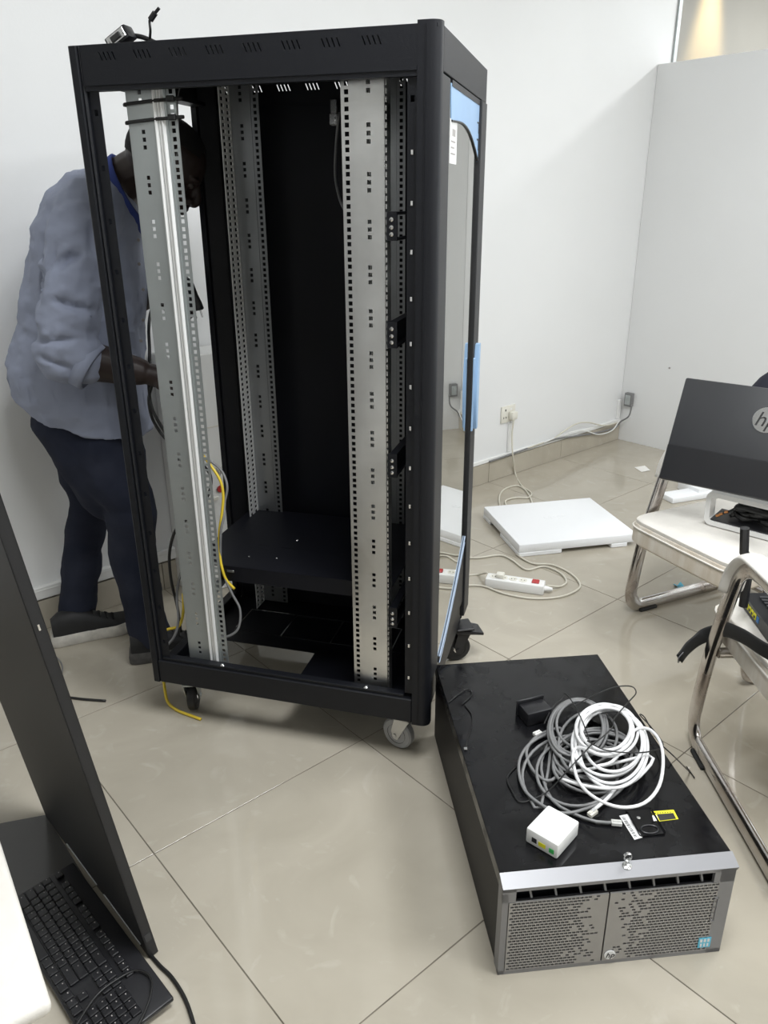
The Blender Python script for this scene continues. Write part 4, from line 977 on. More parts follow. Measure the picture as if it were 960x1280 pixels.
# shirt: loose torso, rolled sleeves
bm = BM()
loft(bm, [lvl(44, (186, 543), 504, YC, 0.175), lvl(26, (184, 522), 480, YC, 0.185), lvl(20, (178, 475), 446, YC, 0.19), lvl(32, (178, 405), 395, YC, 0.195), lvl(44, (176, 345), 335, YC, 0.205),
          lvl(54, (176, 305), 275, YC, 0.215), lvl(72, (176, 282), 238, YC, 0.20), lvl(92, (174, 268), 214, YC, 0.16), lvl(122, (168, 250), 202, YC, 0.10), lvl(136, (164, 244), 200, YC, 0.075)])
limb(bm, [Y(112, 262, 2.22), Y(100, 300, 2.17), Y(88, 370, 2.13), Y(86, 425, 2.12), Y(96, 446, 2.12)], [0.085, 0.086, 0.082, 0.080, 0.078])
limb(bm, [Y(80, 440, 2.12), Y(97, 450, 2.12), Y(104, 454, 2.12)], [0.080, 0.074, 0.068])
limb(bm, [Y(135, 262, 2.53), Y(142, 300, 2.57), Y(148, 350, 2.58), Y(150, 380, 2.58), Y(160, 376, 2.56)], [0.08, 0.075, 0.070, 0.066, 0.058])
bm = remeshed(bm, 0.0065, 4, 0.6)
fold(bm, 0.010, 6, 11, (1.6, 1, 0.8)); fold(bm, 0.007, 15, 5, (1.0, 1, 1.7))
# creases at the inner elbow and armpit
bm.normal_update()
for (a, b, wd, dp) in ((Y(62, 335, 2.08), Y(108, 312, 2.08), 0.013, 0.026), (Y(62, 372, 2.06), Y(118, 392, 2.06), 0.010, 0.022), (Y(38, 425, 2.08), Y(110, 424, 2.06), 0.009, 0.020), (Y(48, 445, 2.06), Y(90, 462, 2.06), 0.009, 0.016), (Y(50, 330, 2.1), Y(46, 385, 2.1), 0.016, 0.026), (Y(75, 300, 2.1), Y(56, 345, 2.1), 0.012, 0.018), (Y(120, 265, 2.15), Y(130, 330, 2.15), 0.013, 0.016)):
    ab = b - a
    for v in bm.verts:
        if v.normal.y > 0.1: continue
        p = v.co - a; t = max(0, min(1, p.dot(ab) / ab.length_squared)); q = p - ab * t; dd = math.hypot(q.x, q.z)
        if dd < wd * 3 and abs(q.y) < 0.18: v.co -= v.normal * dp * math.exp(-(dd / wd) ** 2) * math.sin(PI * min(1, max(0.05, t)))
bm.transform(Matrix.Translation((-HX, -HY, 0)))
shirt = mesh_obj('shirt', bm, M['shirt'], per, 'all')
O_ = V((HX, HY, 0))
bm = BM(); rings = []
cA, cB = Y(150, 226, YC), Y(164, 208, YC); ax = (cB - cA).normalized()
cx_ = (Y(136, 203, YC) - Y(178, 285, YC)) / 2; cc = (Y(136, 203, YC) + Y(178, 285, YC)) / 2
for off, sc in ((-0.018, 1.16), (0.022, 1.08), (0.026, 1.02), (-0.015, 0.99)):
    rings.append([cc + ax * off + cx_ * (sc * math.cos(t)) + V((0, 0.082 * sc * math.sin(t), 0)) - O_ for t in [2 * PI * j / 24 for j in range(24)]])
loft(bm, rings, False, True); tag(mesh_obj('collar', bm, M['collar'], shirt, 'all'), 'dark blue collar lining')
for px, py in ((176, 300), (177, 330), (182, 362), (182, 400), (179, 426)):
    bm = BM(); p = Y(px - 3, py, YC - 0.075) - O_; lathe(bm, p, (0.4, -1, 0), [(0.0045, 0), (0.0045, 0.002), (0, 0.0025)], 10); mesh_obj('button', bm, M['greyink'], shirt)
bm = BM(); a, b = Y(122, 448, 2.12), Y(131, 470, 2.12)
rings = []
e0, e1 = Y(98, 449, 2.12), Y(108, 455, 2.12); dax = (e1 - e0).normalized(); n1 = dax.cross(V((0, 1, 0))).normalized()
for off, r in ((-0.012, 0.070), (0.022, 0.068), (0.024, 0.062), (-0.010, 0.064)):
    rings.append([e1 + dax * off + n1 * (r * math.cos(t)) + V((0, 1, 0)) * (r * .95 * math.sin(t)) - O_ for t in [2 * PI * j / 20 for j in range(20)]])
loft(bm, rings, False, True); mesh_obj('rolled_cuff', bm, M['shirt'], shirt, 'all')
# shoes
def shoe(heel, toe, name, sole_m):
    e = bpy.data.objects.new(name, None); C.objects.link(e); e.parent = per
    d = (toe - heel); L = d.length; d.normalize(); s_ = V((-d.y, d.x, 0)); o = heel - O_
    prof = [(0.0, 0.030), (0.06, 0.036), (0.25, 0.037), (0.45, 0.040), (0.68, 0.050), (0.85, 0.044), (0.95, 0.030), (1.0, 0.014)]
    outl = smooth_path([V((t, w_, 0)) for t, w_ in prof], 4)
    def ring(z, k, lift=0.0):
        pts = [(p.x, p.y) for p in outl] + [(p.x, -p.y) for p in outl[::-1]]
        return [o + d * ((t - .5) * (1 + (k - 1) * .35) + .5) * L + s_ * (w_ * k) + V((0, 0, z + lift * max(0, t - .75))) for t, w_ in pts]
    bm = BM(); loft(bm, [ring(0.001, 0.95, 0.06), ring(0.010, 1.05, 0.06), ring(0.032, 1.05, 0.05), ring(0.043, 0.98, 0.05)]); mesh_obj('sole', bm, sole_m, e, True)
    bm = BM(); rings = []
    hs_ = [(0.02, 0.095), (0.10, 0.115), (0.25, 0.118), (0.38, 0.108), (0.52, 0.085), (0.68, 0.058), (0.85, 0.050), (0.95, 0.042), (0.985, 0.034)]
    for t, h in hs_:
        w_ = next((a[1] + (b[1] - a[1]) * (t - a[0]) / (b[0] - a[0]) for a, b in zip(prof, prof[1:]) if a[0] <= t <= b[0]))
        rings.append([o + d * t * L + s_ * (w_ * 0.97 * math.copysign(abs(math.cos(a)) ** .7, math.cos(a))) + V((0, 0, 0.036 + (h - 0.036) * max(0, math.sin(a)) ** .75 + 0.06 * max(0, t - .75))) for a in [PI * j / 12 for j in range(13)]])
    loft(bm, rings); mesh_obj('upper', bm, M['shoe'], e, True)
    for k in range(4):
        t = 0.46 + k * 0.07; h = 0.094 - k * 0.009
        bm = BM(); tube(bm, [o + d * t * L + s_ * -0.024 + V((0, 0, h - .006)), o + d * (t + .01) * L + V((0, 0, h + 0.003)), o + d * t * L + s_ * 0.024 + V((0, 0, h - .006))], 0.003, 6); mesh_obj('lace', bm, M['rubber'], e, True)
hl = on_z(66, 806); d_ = (on_z(175, 781) - hl).normalized(); shoe(hl, hl + d_ * 0.31, 'shoe', M['sole'])
hr = on_z(164, 826); d_ = V((0.96, 0.28, 0)).normalized(); shoe(hr, hr + d_ * 0.31, 'shoe', M['sole_k'])

# ------------------------------------------------------------------ leaning panel, sheet, keyboard and stool at lower left
A_, B_ = on_z(58, 1022), on_z(187, 1198)
bx = (A_ - B_); PWID = bx.length; bx.normalize()
lean = V((bx.y, -bx.x, 0));  lean = lean if lean.x < 0 else -lean
tl = math.radians(6.8); pu_ = lean * math.sin(tl) + V((0, 0, math.cos(tl))); pn_ = bx.cross(pu_)
pn_ = -pn_ if pn_.dot(lean) > 0 else pn_      # pn_ points to the back, away from the stool
pan = thing('rack_door_panel', 'dark grey steel rack panel leaning on its edge at lower left', 'panel', (B_.x, B_.y, 0))
PM = Matrix(((bx.x, pn_.x, pu_.x, 0), (bx.y, pn_.y, pu_.y, 0), (bx.z, pn_.z, pu_.z, 0), (0, 0, 0, 1)))
PH = 1.52
bm = BM()
box(bm, (0, 0, 0.001), (PWID, 0.0015, PH), 0, PM); box(bm, (0, 0, 0.001), (0.0015, 0.020, PH), 0, PM); box(bm, (PWID - .0015, 0, 0.001), (PWID, 0.020, PH), 0, PM)
box(bm, (0, 0, 0.001), (PWID, 0.020, 0.0025), 0, PM); box(bm, (0, 0, PH - .0015), (PWID, 0.020, PH), 0, PM); box(bm, (0, 0.0185, 0.001), (0.018, 0.020, PH), 0, PM); box(bm, (PWID - .018, 0.0185, 0.001), (PWID, 0.020, PH), 0, PM)
mesh_obj('panel_sheet', bm, M['dgrey'], pan)
bm = BM(); box(bm, (-0.001, 0.008, 0.800), (0.0, 0.011, 0.811), 0, PM); mesh_obj('latch_slot', bm, M['steel'], pan)
bm = BM(); box(bm, (-0.0008, 0.004, 0.045), (0.0, 0.016, 0.065), 0, PM); mesh_obj('hinge_plate', bm, M['monitor'], pan)
bm = BM(); box(bm, (0.03, -0.002, 0.014), (0.20, 0.0, 0.0155), 0, PM); box(bm, (0.235, -0.002, 0.014), (0.40, 0.0, 0.0155), 0, PM); tag(mesh_obj('edge_strip', bm, M['galv_dull'], pan), 'thin bright strip along the lower edge')
# keyboard lying along the foot of the panel
kA, kB = on_z(92, 1078, 0.022), on_z(217, 1246, 0.022)
kx = (kB - kA); KL = 0.452; kx.z = 0; kx.normalize(); ky = V((-kx.y, kx.x, 0)); ky = ky if ky.x > 0 else -ky      # ky towards the panel
KW = 0.158
kb = thing('keyboard', 'black full size keyboard with white key marks lying on the floor', 'keyboard', (kA.x, kA.y, 0.0), 0)
KM = Matrix(((kx.x, ky.x, 0, 0), (kx.y, ky.y, 0, 0), (0, 0, 1, 0.006), (0, 0, 0, 1)))
tilt = Matrix.Rotation(math.radians(3.0), 4, 'X')
KM = KM @ Matrix.Translation((0, -KW, 0)) @ tilt
bm = BM(); box(bm, (0, 0, 0), (KL, KW, 0.011), 0.004, KM, 2); mesh_obj('keyboard_base', bm, M['plastic_k'], kb, True)
rows = [(0.006, 0.0178), (0.0265, 0.0178), (0.0455, 0.0178), (0.0645, 0.0178), (0.0835, 0.0178), (0.112, 0.0150)]
kmesh = {}
marks = []
def key(x, y, w_, h):
    k = (round(w_, 4), h)
    if k not in kmesh:
        bm = BM(); r = box(bm, (0, 0, 0), (w_, h, 0.0062), 0.0014); 
        kmesh[k] = mesh_obj('key', bm, M['plastic_k'], kb); o = kmesh[k]
    else:
        o = bpy.data.objects.new('key', kmesh[k].data); C.objects.link(o); o.parent = kb
    o.matrix_local = KM @ Matrix.Translation((x, y, 0.0108)); marks.append((x + w_ * .25, y + h * .62)); return o
U_ = 0.0191; kx0 = 0.008
layout = [[1.25, 1.25, 1.25, 6.25, 1.25, 1.25, 1.25, 1.25], [2.25] + [1] * 10 + [2.75], [1.75] + [1] * 11 + [2.25], [1.5] + [1] * 12 + [1.5], [1] * 13 + [2], None]
for ri, (ry, rh) in enumerate(rows):
    if layout[ri]:
        x = 0
        for w_ in layout[ri]: key(kx0 + x * U_, ry, w_ * U_ - 0.0022, rh); x += w_
    else:
        for s_, n in ((0, 1), (2, 4), (6.5, 4), (11, 4)):
            for k in range(n): key(kx0 + (s_ + k) * U_, ry, U_ - 0.0022, rh)
    nx = kx0 + 15.25 * U_
    if ri in (0, 3, 4): 
        for k in range(3): key(nx + k * U_, ry, U_ - 0.0022, rh)
    if ri == 1: key(nx + U_, ry, U_ - 0.0022, rh)
    if ri == 5:
        for k in range(3): key(nx + k * U_, ry, U_ - 0.0022, rh)
    px_ = kx0 + 18.5 * U_
    if ri < 5:
        for k in range(4): key(px_ + k * U_, ry, U_ - 0.0022, rh)
bm = BM(); rk_ = random.Random(4)
for x, y in marks:
    w_ = rk_.uniform(.0006, .0024); x += rk_.uniform(-.0015, .0015); y += rk_.uniform(-.002, .001)
    box(bm, (x - .001, y - .0008, 0.01705), (x + w_, y + .0012, 0.0172), 0, KM)
tag(mesh_obj('key_legends', bm, M['greyink'], kb), 'small white key legends', kind='stuff')
bm = BM(); kc = [on_z(*p, 0.03) for p in ((90, 1290), (120, 1245), (150, 1222), (172, 1213), (188, 1222), (188, 1245), (176, 1275), (160, 1300))]
tube(bm, smooth_path(kc, 6), 0.0022, 6); into(mesh_obj('keyboard_cord', bm, M['kcable'], None, 'all'), kb)
bm = BM(); kc = [on_z(*p, 0.004) for p in ((185, 1190), (200, 1207), (215, 1222), (232, 1250), (245, 1290), (255, 1330))]
tube(bm, smooth_path(kc, 6), 0.0038, 8); tag(mesh_obj('black_cable', bm, M['kcable'], None, 'all'), 'black cord curving from the foot of the leaning panel to the lower border', 'cable')
# grey sheet on the floor beyond the keyboard
q = [on_z(*p) for p in ((-60, 1042), (58, 1020), (110, 1105), (20, 1190), (-60, 1190))]
bm = BM(); prism(bm, [V((p.x, p.y, 0.0005)) for p in q], (0, 0, 0.0035)); gs = tag(mesh_obj('blanking_plate', bm, M['gplate'], None), 'smooth grey plate lying on the floor beyond the keyboard', 'plate')
# white upholstered stool whose corner shows at the lower left border
z_ = 0.45
sc = on_z(64, 1252, z_); sd1 = (on_z(0, 1050, z_) - sc).normalized(); sd2 = V((sd1.y, -sd1.x, 0)); sd2 = sd2 if sd2.x < 0 else -sd2
stl = thing('stool', 'white leather stool corner at the lower left border', 'stool', (*(sc + sd1 * 0.22 + sd2 * 0.22).xy, 0), math.atan2(sd1.y, sd1.x))
sgn = 1 if V((-sd1.y, sd1.x, 0)).dot(sd2) > 0 else -1
bm = BM(); box(bm, (-0.22, -0.22, 0.425), (0.22, 0.22, z_), 0.010, None, 3); mesh_obj('cushion', bm, M['leather'], stl, True)
bm = BM(); box(bm, (-0.13, -0.13, 0.405), (0.18, 0.20, 0.425), 0.004); mesh_obj('seat_frame', bm, M['plastic_w'], stl)
for x in (-0.10, 0.16):
    for y in (0.0, 0.16):
        bm = BM(); tube(bm, [(x, y * sgn, 0), (x, y * sgn, 0.406)], 0.013, 10); mesh_obj('leg', bm, M['chrome'], stl, True)

# ------------------------------------------------------------------ things on the floor and the wall to the right
fq = [on_z(*p, 0.055) for p in ((602, 634), (741, 622), (793, 668), (652, 682))]
fx = ((fq[1] - fq[0]) + (fq[2] - fq[3])) / 2; fy = ((fq[0] - fq[3]) + (fq[1] - fq[2])) / 2
fc = sum(fq, V()) / 4; fx.z = fy.z = 0
FL_, FW_ = fx.length, fy.length
fo = thing('foam_slab', 'white foam packing slab lying on the floor behind the rack', 'foam slab', (fc.x, fc.y, 0), math.atan2(fx.y, fx.x))
bm = BM(); box(bm, (-FL_ / 2, -FW_ / 2, 0.018), (FL_ / 2, FW_ / 2, 0.058), 0.006, None, 2); mesh_obj('slab', bm, M['foam'], fo, True)
for a, b in (((-FL_ / 2, -FW_ / 2), (-FL_ * .14, -FW_ * .3)), ((FL_ * .28, -FW_ / 2), (FL_ * .42, -FW_ * .3)), ((-FL_ / 2, FW_ * .3), (-FL_ * .2, FW_ / 2)), ((FL_ * .2, FW_ * .3), (FL_ / 2, FW_ / 2)), ((-FL_ / 2, -FW_ * .3), (-FL_ * .42, FW_ * .0))):
    bm = BM(); box(bm, (*a, 0), (*b, 0.020), 0.003); mesh_obj('foot', bm, M['foam'], fo)
bm = BM()
for k in range(5): box(bm, (-0.05 + k * 0.022, 0.02, 0.0578), (-0.036 + k * 0.022, 0.045, 0.0588), 0.001)
mesh_obj('moulded_mark', bm, M['foam'], fo)
# foam blocks behind the first chair
for nm, lb_, px, py, sz in (('foam_block', 'white foam block on the floor behind the white chair seat, nearer piece', 846, 622, (0.26, 0.10, 0.03)), ('foam_block', 'white foam block behind the white chair seat, larger farther piece', 880, 612, (0.34, 0.16, 0.05))):
    p = on_z(px, py); b = thing(nm, lb_, 'foam block', (p.x + 0.05, p.y, 0), 0.35)
    bm = BM(); box(bm, (-sz[0] / 2, -sz[1] / 2, 0), (sz[0] / 2, sz[1] / 2, sz[2]), 0.006, None, 2); mesh_obj('block', bm, M['foam'], b, True)
# power strip
pa, pb = on_z(608, 722, 0.03), on_z(681, 732, 0.03)
pd = pb - pa; pd.z = 0; PL = pd.length
ps = thing('power_strip', 'white multi socket power strip with a red switch on the floor', 'power strip', (*((pa + pb) / 2).xy, 0), math.atan2(pd.y, pd.x))
bm = BM(); box(bm, (-PL / 2, -0.030, 0), (PL / 2, 0.030, 0.040), 0.006, None, 2); mesh_obj('strip_body', bm, M['plastic_w'], ps, True)
for k in range(4):
    x = -PL / 2 + 0.030 + k * 0.038
    bm = BM(); lathe(bm, (x, 0, 0.0402), (0, 0, 1), [(0.0165, 0), (0.0165, 0.0012), (0.014, 0.0012), (0.013, 0.0004), (0, 0.0004)], 20); so = mesh_obj('socket', bm, M['plastic_c'], ps)
    bm = BM()
    for s_ in (-0.006, 0.006): cyl(bm, (x + s_, 0.0, 0.0406), (0, 0, 1), 0.0026, 0.0005, 8)
    mesh_obj('socket_hole', bm, M['ink'], so)
bm = BM(); box(bm, (PL / 2 - 0.050, -0.014, 0.039), (PL / 2 - 0.022, 0.014, 0.046), 0.002); tag(mesh_obj('switch', bm, M['red'], ps), 'red rocker switch')
bm = BM(); cyl(bm, (PL / 2, 0, 0.018), (1, 0, 0), 0.012, 0.03, 12, 0.007); mesh_obj('cord_grip', bm, M['plastic_w'], ps, True)
# a plug in the strip
px0 = -PL / 2 + 0.055
bm = BM(); box(bm, (px0 - .016, -0.017, 0.0405), (px0 + .016, 0.017, 0.058), 0.005, None, 2); p_ = tag(mesh_obj('plug', bm, M['plastic_c'], None, True), 'cream plug pushed into the left end of the power strip', 'plug'); p_.location = ps.location; p_.rotation_euler = ps.rotation_euler
def cord(name, label, pts, r, m, n=6, cat='cable', parent=None):
    bm = BM(); tube(bm, smooth_path(pts, n), r, 8); o = mesh_obj(name, bm, m, None, 'all')
    return tag(into(o, parent), label) if parent else tag(o, label, cat)
g0 = lambda *a: [on_z(px, py, 0.005) for px, py in a]
cord('extension_cord', 'cream cord of the power strip looping across the tiles', [on_z(683, 732, 0.02)] + g0((700, 733), (708, 727), (700, 716), (680, 708), (658, 712)) + g0((640, 700), (625, 694), (600, 697), (583, 697), (560, 695), (540, 690)), 0.0042, M['ccable'])
cord('extension_cord', 'long cream cord sweeping round the power strip from under the rack', g0((520, 730), (560, 733), (600, 732), (630, 742), (665, 748), (700, 746), (722, 737), (724, 728), (712, 716), (690, 706), (665, 704), (645, 693)), 0.0042, M['ccable'])
cord('plug_lead', 'short cream lead from the plug on the power strip', [on_z(609, 716, 0.045)] + g0((598, 718), (575, 720), (545, 722)), 0.0035, M['ccable'])
# wall socket and its cord
wr_ = ROOM_T
sp0 = on_wall(634, 517)
ws_ = thing('wall_socket', 'cream double wall socket with a plug above the tiled skirting', 'wall socket', sp0, wr_)
bm = BM(); box(bm, (-0.055, -0.010, -0.045), (0.055, 0, 0.045), 0.003, None, 2); mesh_obj('face_plate', bm, M['plastic_c'], ws_, True)
bm = BM(); box(bm, (-0.030, -0.012, 0.018), (-0.022, -0.010, 0.030), 0.001); box(bm, (-0.040, -0.0115, -0.022), (-0.036, -0.010, -0.012)); box(bm, (-0.022, -0.0115, -0.022), (-0.018, -0.010, -0.012)); mesh_obj('socket_hole', bm, M['ink'], ws_)
bm = BM(); box(bm, (0.012, -0.012, 0.018), (0.024, -0.010, 0.030), 0.001); mesh_obj('socket_switch', bm, M['plastic_w'], ws_)
pg = thing('plug', 'cream three pin plug in the cream wall socket', 'plug', sp0 - RB * 0.011 + RA * 0.02 - V((0, 0, 0.008)), wr_)
bm = BM(); box(bm, (-0.022, -0.030, -0.022), (0.022, 0, 0.022), 0.006, None, 2); mesh_obj('plug_body', bm, M['plastic_c'], pg, True)
bm = BM(); cyl(bm, (0.0, -0.018, -0.02), (0, 0, -1), 0.008, 0.02, 10, 0.005); mesh_obj('cord_grip', bm, M['plastic_c'], pg, True)
wtop = pg.location - RB * 0.018 - V((0, 0, 0.035))
cord('socket_cord', 'cream cord hanging from the wall socket and looping on the floor by the foam slab', [wtop, on_wall(640, 545, 0.03), on_wall(641, 570, 0.05)] + g0((644, 592), (652, 607), (664, 616), (660, 622), (645, 622), (632, 626), (634, 635)), 0.0042, M['ccable'], parent=pg)
cord('socket_cord', 'cream cord looping on the tiles between skirting and foam slab', g0((626, 640), (624, 622), (630, 612), (645, 607), (656, 612), (664, 625), (666, 640)), 0.0042, M['ccable'], parent=pg)
def on_part(px, py, off=0.0): return on_plane(px, py, R0 + RA * (PART_U - off), RA)
cs = on_part(788, 499)
co = thing('outlet_box', 'small grey outlet box on the right wall near the corner', 'outlet box', cs, wr_)
bm = BM(); box(bm, (-0.030, -0.026, -0.042), (0, 0.026, 0.042), 0.004, None, 2); mesh_obj('box_body', bm, M['gcable'], co, True)
bm = BM(); box(bm, (-0.034, -0.018, -0.030), (-0.030, 0.018, 0.030), 0.002); box(bm, (-0.038, -0.008, -0.01), (-0.034, 0.008, 0.014), 0.001); mesh_obj('box_cover', bm, M['galv_dull'], co)
cord('outlet_cord', 'thick grey cord from the outlet box running along the skirting', [on_part(790, 506, 0.04), on_part(786, 520, 0.05), on_wall(776, 527, 0.05), on_wall(768, 535, 0.03), on_wall(745, 541, 0.024), on_wall(720, 545, 0.024), on_wall(690, 550, 0.024), on_wall(650, 564, 0.024), on_wall(612, 577, 0.024)], 0.005, M['gcable'], parent=co)
cord('outlet_cord', 'pale cord arching along the skirting below the outlet box', [on_wall(772, 528, 0.04), on_wall(755, 532, 0.03), on_wall(735, 528, 0.03), on_wall(720, 530, 0.03), on_wall(705, 539, 0.03), on_wall(690, 549, 0.03), on_wall(660, 560, 0.03)], 0.004, M['ccable'], parent=co)
cord('outlet_cord', 'pale cord sagging onto the skirting tiles near the corner', [on_wall(774, 526, 0.045), on_wall(765, 538, 0.035), on_wall(748, 543, 0.03), on_wall(728, 538, 0.03), on_wall(705, 543, 0.03), on_wall(680, 553, 0.032)], 0.0035, M['plastic_w'], parent=co)
bm = BM(); p = on_part(837, 460); cyl(bm, p, -RA, 0.006, 0.004, 10); tag(mesh_obj('wall_plug', bm, M['greyink'], None), 'tiny grey screw plug in the right wall above the monitor', 'screw')
# scraps
q = [on_z(*p, 0.002) for p in ((793, 584), (806, 582), (813, 588), (802, 590))]
bm = BM(); vs4 = [bm.verts.new(p + V((0, 0, random.uniform(0, .006)))) for p in q]; bm.faces.new(vs4); bmesh.ops.subdivide_edges(bm, edges=bm.edges[:], cuts=2, use_grid_fill=True)
for v in bm.verts: v.co.z = 0.001 + 0.004 * abs(noise.noise(v.co * 60))
bmesh.ops.solidify(bm, geom=bm.faces[:], thickness=0.0006); tag(mesh_obj('paper_scrap', bm, M['paper'], None), 'scrap of white paper on the floor near the corner', 'paper scrap')
bm = BM(); pc = on_z(849, 733, 0.004)
for k in range(3):
    a = k * 1.9; prism(bm, [pc + V((0.022 * math.cos(a), 0.022 * math.sin(a), -0.003)), pc + V((0.024 * math.cos(a + 1.1), 0.024 * math.sin(a + 1.1), 0.008)), pc + V((0.008 * math.cos(a + 2.4), 0.008 * math.sin(a + 2.4), 0.0))], (0, 0, 0.002))
tag(mesh_obj('plastic_scrap', bm, M['cyan'], None), 'small blue plastic scrap under the white chair', 'scrap')
# cords on and around the rack
e = rk_loc
TOPZ = ZT + 0.002
def top(px, py, dz=0.0): return on_z(px, py, TOPZ + dz)
def on_front(px, py, y): return on_plane(px, py, RK @ V((0, y, 0)), RK.to_3x3() @ V((0, 1, 0)))
vp = on_front(147, 44, 0.10)
vg = thing('video_connector', 'grey metal video plug with thumb screws lying on top of the rack', 'connector', (vp.x, vp.y, TOPZ), -0.25)
tm = Matrix.Translation((0, 0, 0.026)) @ Matrix.Rotation(math.radians(-28), 4, 'Y')
bm = BM(); box(bm, (-0.030, -0.006, -0.014), (0.030, 0.030, 0.014), 0.004, tm, 2); mesh_obj('plug_hood', bm, M['plastic_k'], vg, True)
bm = BM(); box(bm, (-0.024, -0.009, -0.010), (0.024, -0.005, 0.010), 0.001, tm); mesh_obj('plug_face', bm, M['steel'], vg)
bm = BM(); box(bm, (-0.013, -0.012, -0.006), (0.013, -0.008, 0.006), 0.001, tm); mesh_obj('pin_insert', bm, M['ink'], vg)
for s_ in (-1, 1):
    bm = BM(); cyl(bm, tm @ V((s_ * 0.020, -0.012, 0)), tm.to_3x3() @ V((0, 1, 0)), 0.003, 0.012, 8); mesh_obj('thumb_screw', bm, M['steel'], vg)
bm = BM(); tube(bm, smooth_path([tm @ V((0.02, 0.03, 0)), V((0.045, 0.03, 0.03)), V((0.075, 0.03, 0.018)), V((0.10, 0.05, 0.006)), V((0.15, 0.15, 0.006)), V((0.2, 0.3, 0.006))], 5), 0.005, 8); mesh_obj('cable', bm, M['kcable'], vg, 'all')
dcb = on_front(187, 50, 0.12)
bm = BM()
pts = [on_front(192, 58, 0.25), on_front(188, 52, 0.14), on_front(188, 38, 0.12), on_front(187, 26, 0.12), on_front(190, 22, 0.12)]
pts[0].z = TOPZ + 0.003; pts[1].z = max(pts[1].z, TOPZ + 0.003)
tube(bm, smooth_path(pts, 5), 0.0028, 8); dc = tag(mesh_obj('power_lead', bm, M['kcable'], None, 'all'), 'thin black lead with barrel plug sticking up from the rack top', 'cable')
bm = BM(); a, b, c_ = on_front(188, 25, 0.12), on_front(194, 16, 0.12), on_front(199, 10, 0.12); tube(bm, [a, b], 0.0065, 8); tube(bm, [b, c_], 0.0035, 8); mesh_obj('barrel_plug', bm, M['plastic_k'], dc)
F_ = lambda px, py, y: on_front(px, py, y)
cord('hanging_lead', 'thin dark lead hanging inside the rack beside the near left rail', [F_(228, 95, 0.2), F_(222, 125, 0.16), F_(223, 160, 0.15), F_(222, 190, 0.15), F_(214, 215, 0.12)], 0.0018, M['gcable'])
cord('hanging_lead', 'two tone dark lead bowed inside the rack beside the near right rail', [F_(424, 140, 0.3), F_(420, 180, 0.3), F_(419, 220, 0.28), F_(425, 250, 0.2), F_(432, 265, 0.1)], 0.003, M['gcable'])
# mains plug held up by the far hand
hq = Y(214, 372, 2.43)
mp = thing('mains_plug', 'black three pin mains plug dangling beside the near left rail', 'plug', Y(243, 374, 2.36), 0)
dv = (Y(241, 384, 2.40) - Y(233, 354, 2.40)).normalized()
sv = dv.cross(V((0, 1, 0))).normalized()
def mpp(a, b, c_): return dv * a + sv * b + V((0, 1, 0)) * c_
bm = BM(); loft(bm, [[mpp(a, r * math.cos(t), r * .7 * math.sin(t)) for t in [2 * PI * j / 12 for j in range(12)]] for a, r in ((-0.055, 0.006), (-0.045, 0.010), (-0.01, 0.014), (0.012, 0.019), (0.030, 0.021), (0.033, 0.017))]); mesh_obj('plug_body', bm, M['plastic_k'], mp, True)
for s_ in (-1, 1):
    bm = BM(); tube(bm, [mpp(0.03, s_ * 0.009, 0), mpp(0.055, s_ * 0.009, 0)], 0.0024, 8); mesh_obj('pin', bm, M['steel'], mp, True)
cord('mains_cord', 'black mains cord looping from the hands down beside the rail', [mp.location + mpp(-0.055, 0, 0), Y(228, 345, 2.42), Y(216, 352, 2.45), Y(200, 372, 2.42), Y(190, 385, 2.35), Y(186, 410, 2.25), Y(187, 440, 2.2), Y(186, 480, 2.18), Y(190, 510, 2.16), Y(203, 535, 2.16), Y(215, 552, 2.15), Y(233, 562, 2.15), Y(247, 575, 2.12), Y(262, 592, 2.05), Y(263, 610, 2.02), Y(255, 628, 2.0), Y(240, 645, 2.05), Y(221, 660, 2.1), Y(212, 690, 2.12), Y(214, 725, 2.12), Y(222, 760, 2.12), Y(226, 790, 2.10)], 0.0045, M['kcable'], parent=mp)
cord('mains_cord', 'second black cord loop below the hand at the open rack side', [Y(190, 480, 2.17), Y(186, 500, 2.18), Y(190, 522, 2.18), Y(200, 540, 2.18), Y(212, 555, 2.17), Y(222, 575, 2.15)], 0.0045, M['kcable'], parent=mp)
cord('patch_lead', 'thin yellow patch lead hanging in front of the shelf corner', [Y(246, 560, 2.02), Y(262, 580, 2.01), Y(275, 600, 1.99), Y(279, 620, 1.98), Y(277, 645, 1.97), Y(274, 668, 1.96), Y(275, 695, 1.95), Y(278, 712, 1.94), Y(283, 725, 1.94), Y(293, 736, 1.94)], 0.0040, M['ycable'])
cord('patch_lead', 'grey patch lead bowed wide beside the yellow lead at the shelf', [Y(250, 572, 2.03), Y(265, 578, 2.03), Y(278, 590, 2.02), Y(284, 608, 2.0), Y(281, 628, 1.99), Y(280, 645, 1.97), Y(276, 665, 1.955), Y(276, 700, 1.95), Y(281, 722, 1.94), Y(290, 742, 1.935), Y(300, 762, 1.93), Y(298, 785, 1.92), Y(286, 795, 1.92), Y(272, 796, 1.93)], 0.0036, M['gcable'])
cord('patch_lead', 'yellow cord hanging between the technician and the near left rail', [Y(229, 742, 2.11), Y(229, 765, 2.10), Y(224, 782, 2.08), Y(212, 786, 2.06), Y(204, 788, 2.05)], 0.0045, M['ycable'])
cord('patch_lead', 'grey cord hanging behind the near left rail by the yellow one', [Y(234, 700, 2.12), Y(225, 720, 2.12), Y(221, 745, 2.12), Y(223, 775, 2.08), Y(218, 795, 2.05), Y(208, 808, 2.04)], 0.004, M['gcable'])
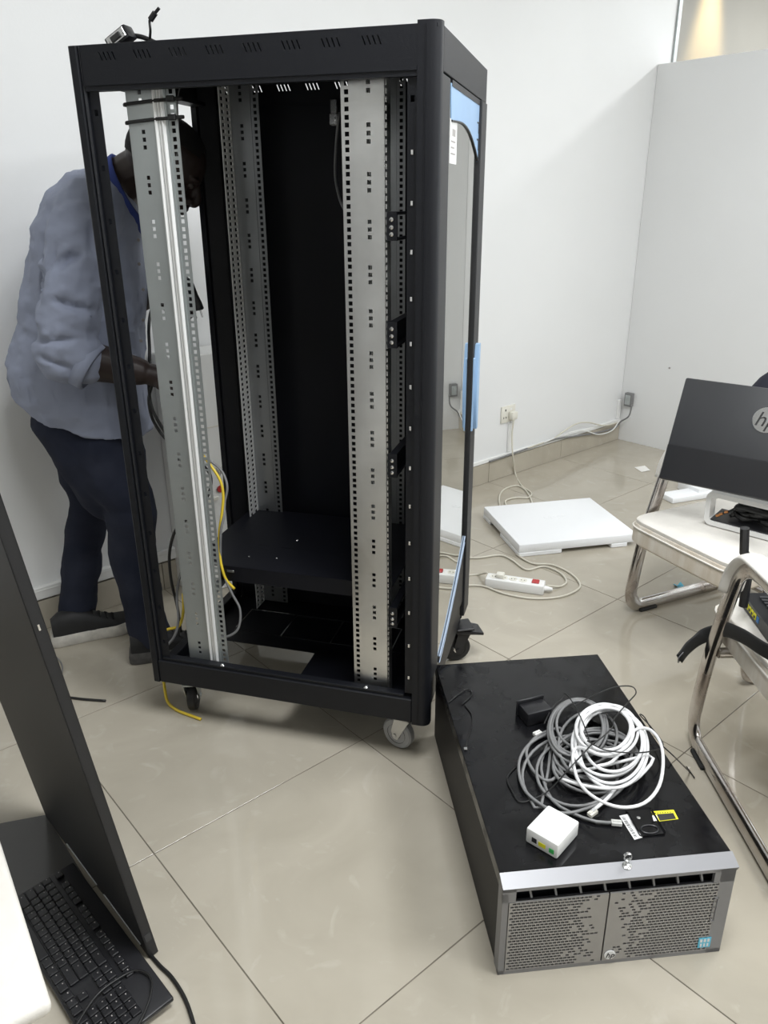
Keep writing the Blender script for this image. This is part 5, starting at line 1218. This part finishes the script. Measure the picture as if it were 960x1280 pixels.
cord('yellow_cord', 'yellow cord end trailing on the floor under the rack front', [on_z(204, 845, 0.06), on_z(206, 862, 0.04), on_z(210, 878, 0.008), on_z(222, 888, 0.005), on_z(240, 895, 0.005), on_z(251, 899, 0.005)], 0.0045, M['ycable'])
cord('cord_end', 'black cord end lying straight on the tiles behind the leaning panel', g0((60, 869), (80, 871), (105, 874), (132, 876)), 0.0038, M['kcable'])
cord('thin_wire', 'thin grey wire loop on the tiles beside the leaning panel', g0((58, 820), (68, 820), (76, 828), (78, 838), (74, 848), (66, 852)), 0.0022, M['gcable'])
# white carton standing between rack and wall
wb = on_wall(262, 600, 0.05)
ct = thing('white_carton', 'tall white carton with red sticker standing against the wall behind the rack', 'carton', (wb.x, wb.y, 0), ROOM_T)
bm = BM(); box(bm, (-0.16, -0.11, 0), (0.30, 0.045, 0.925), 0.004); mesh_obj('carton_body', bm, M['plastic_w'], ct)
def on_ct(px, py): return on_plane(px, py, V(ct.location) - RB * 0.1105, RB) - V(ct.location)
CI = Matrix.Rotation(-ROOM_T, 3, 'Z')
p = CI @ on_ct(275, 611); bm = BM(); cyl(bm, p, (0, -1, 0), 0.013, 0.006, 16); tag(mesh_obj('sticker', bm, M['red'], ct, True), 'round red sticker')
p = CI @ on_ct(277, 590)
bm = BM()
for k in range(5):
    tube(bm, [p + V((-0.02 + .008 * k, -0.0005, 0.02 - .012 * (k % 3))), p + V((-0.012 + .008 * k, -0.0005, 0.0 + 0.016 * (k % 2))), p + V((-0.016 + .009 * k, -0.0005, -0.018 + .006 * k))], 0.0014, 5)
mesh_obj('scribble', bm, M['greyink'], ct)
p = CI @ on_ct(263, 624); bm = BM(); box(bm, p + V((-0.05, -0.012, -0.007)), p + V((0.03, 0, 0.007)), 0.002); mesh_obj('tape_strip', bm, M['plastic_c'], ct)
p = CI @ on_ct(264, 430); bm = BM(); box(bm, (-0.1605, -0.1115, p.z - 0.30), (0.3005, -0.1095, p.z - 0.295)); mesh_obj('carton_seam', bm, M['plastic_c'], ct)
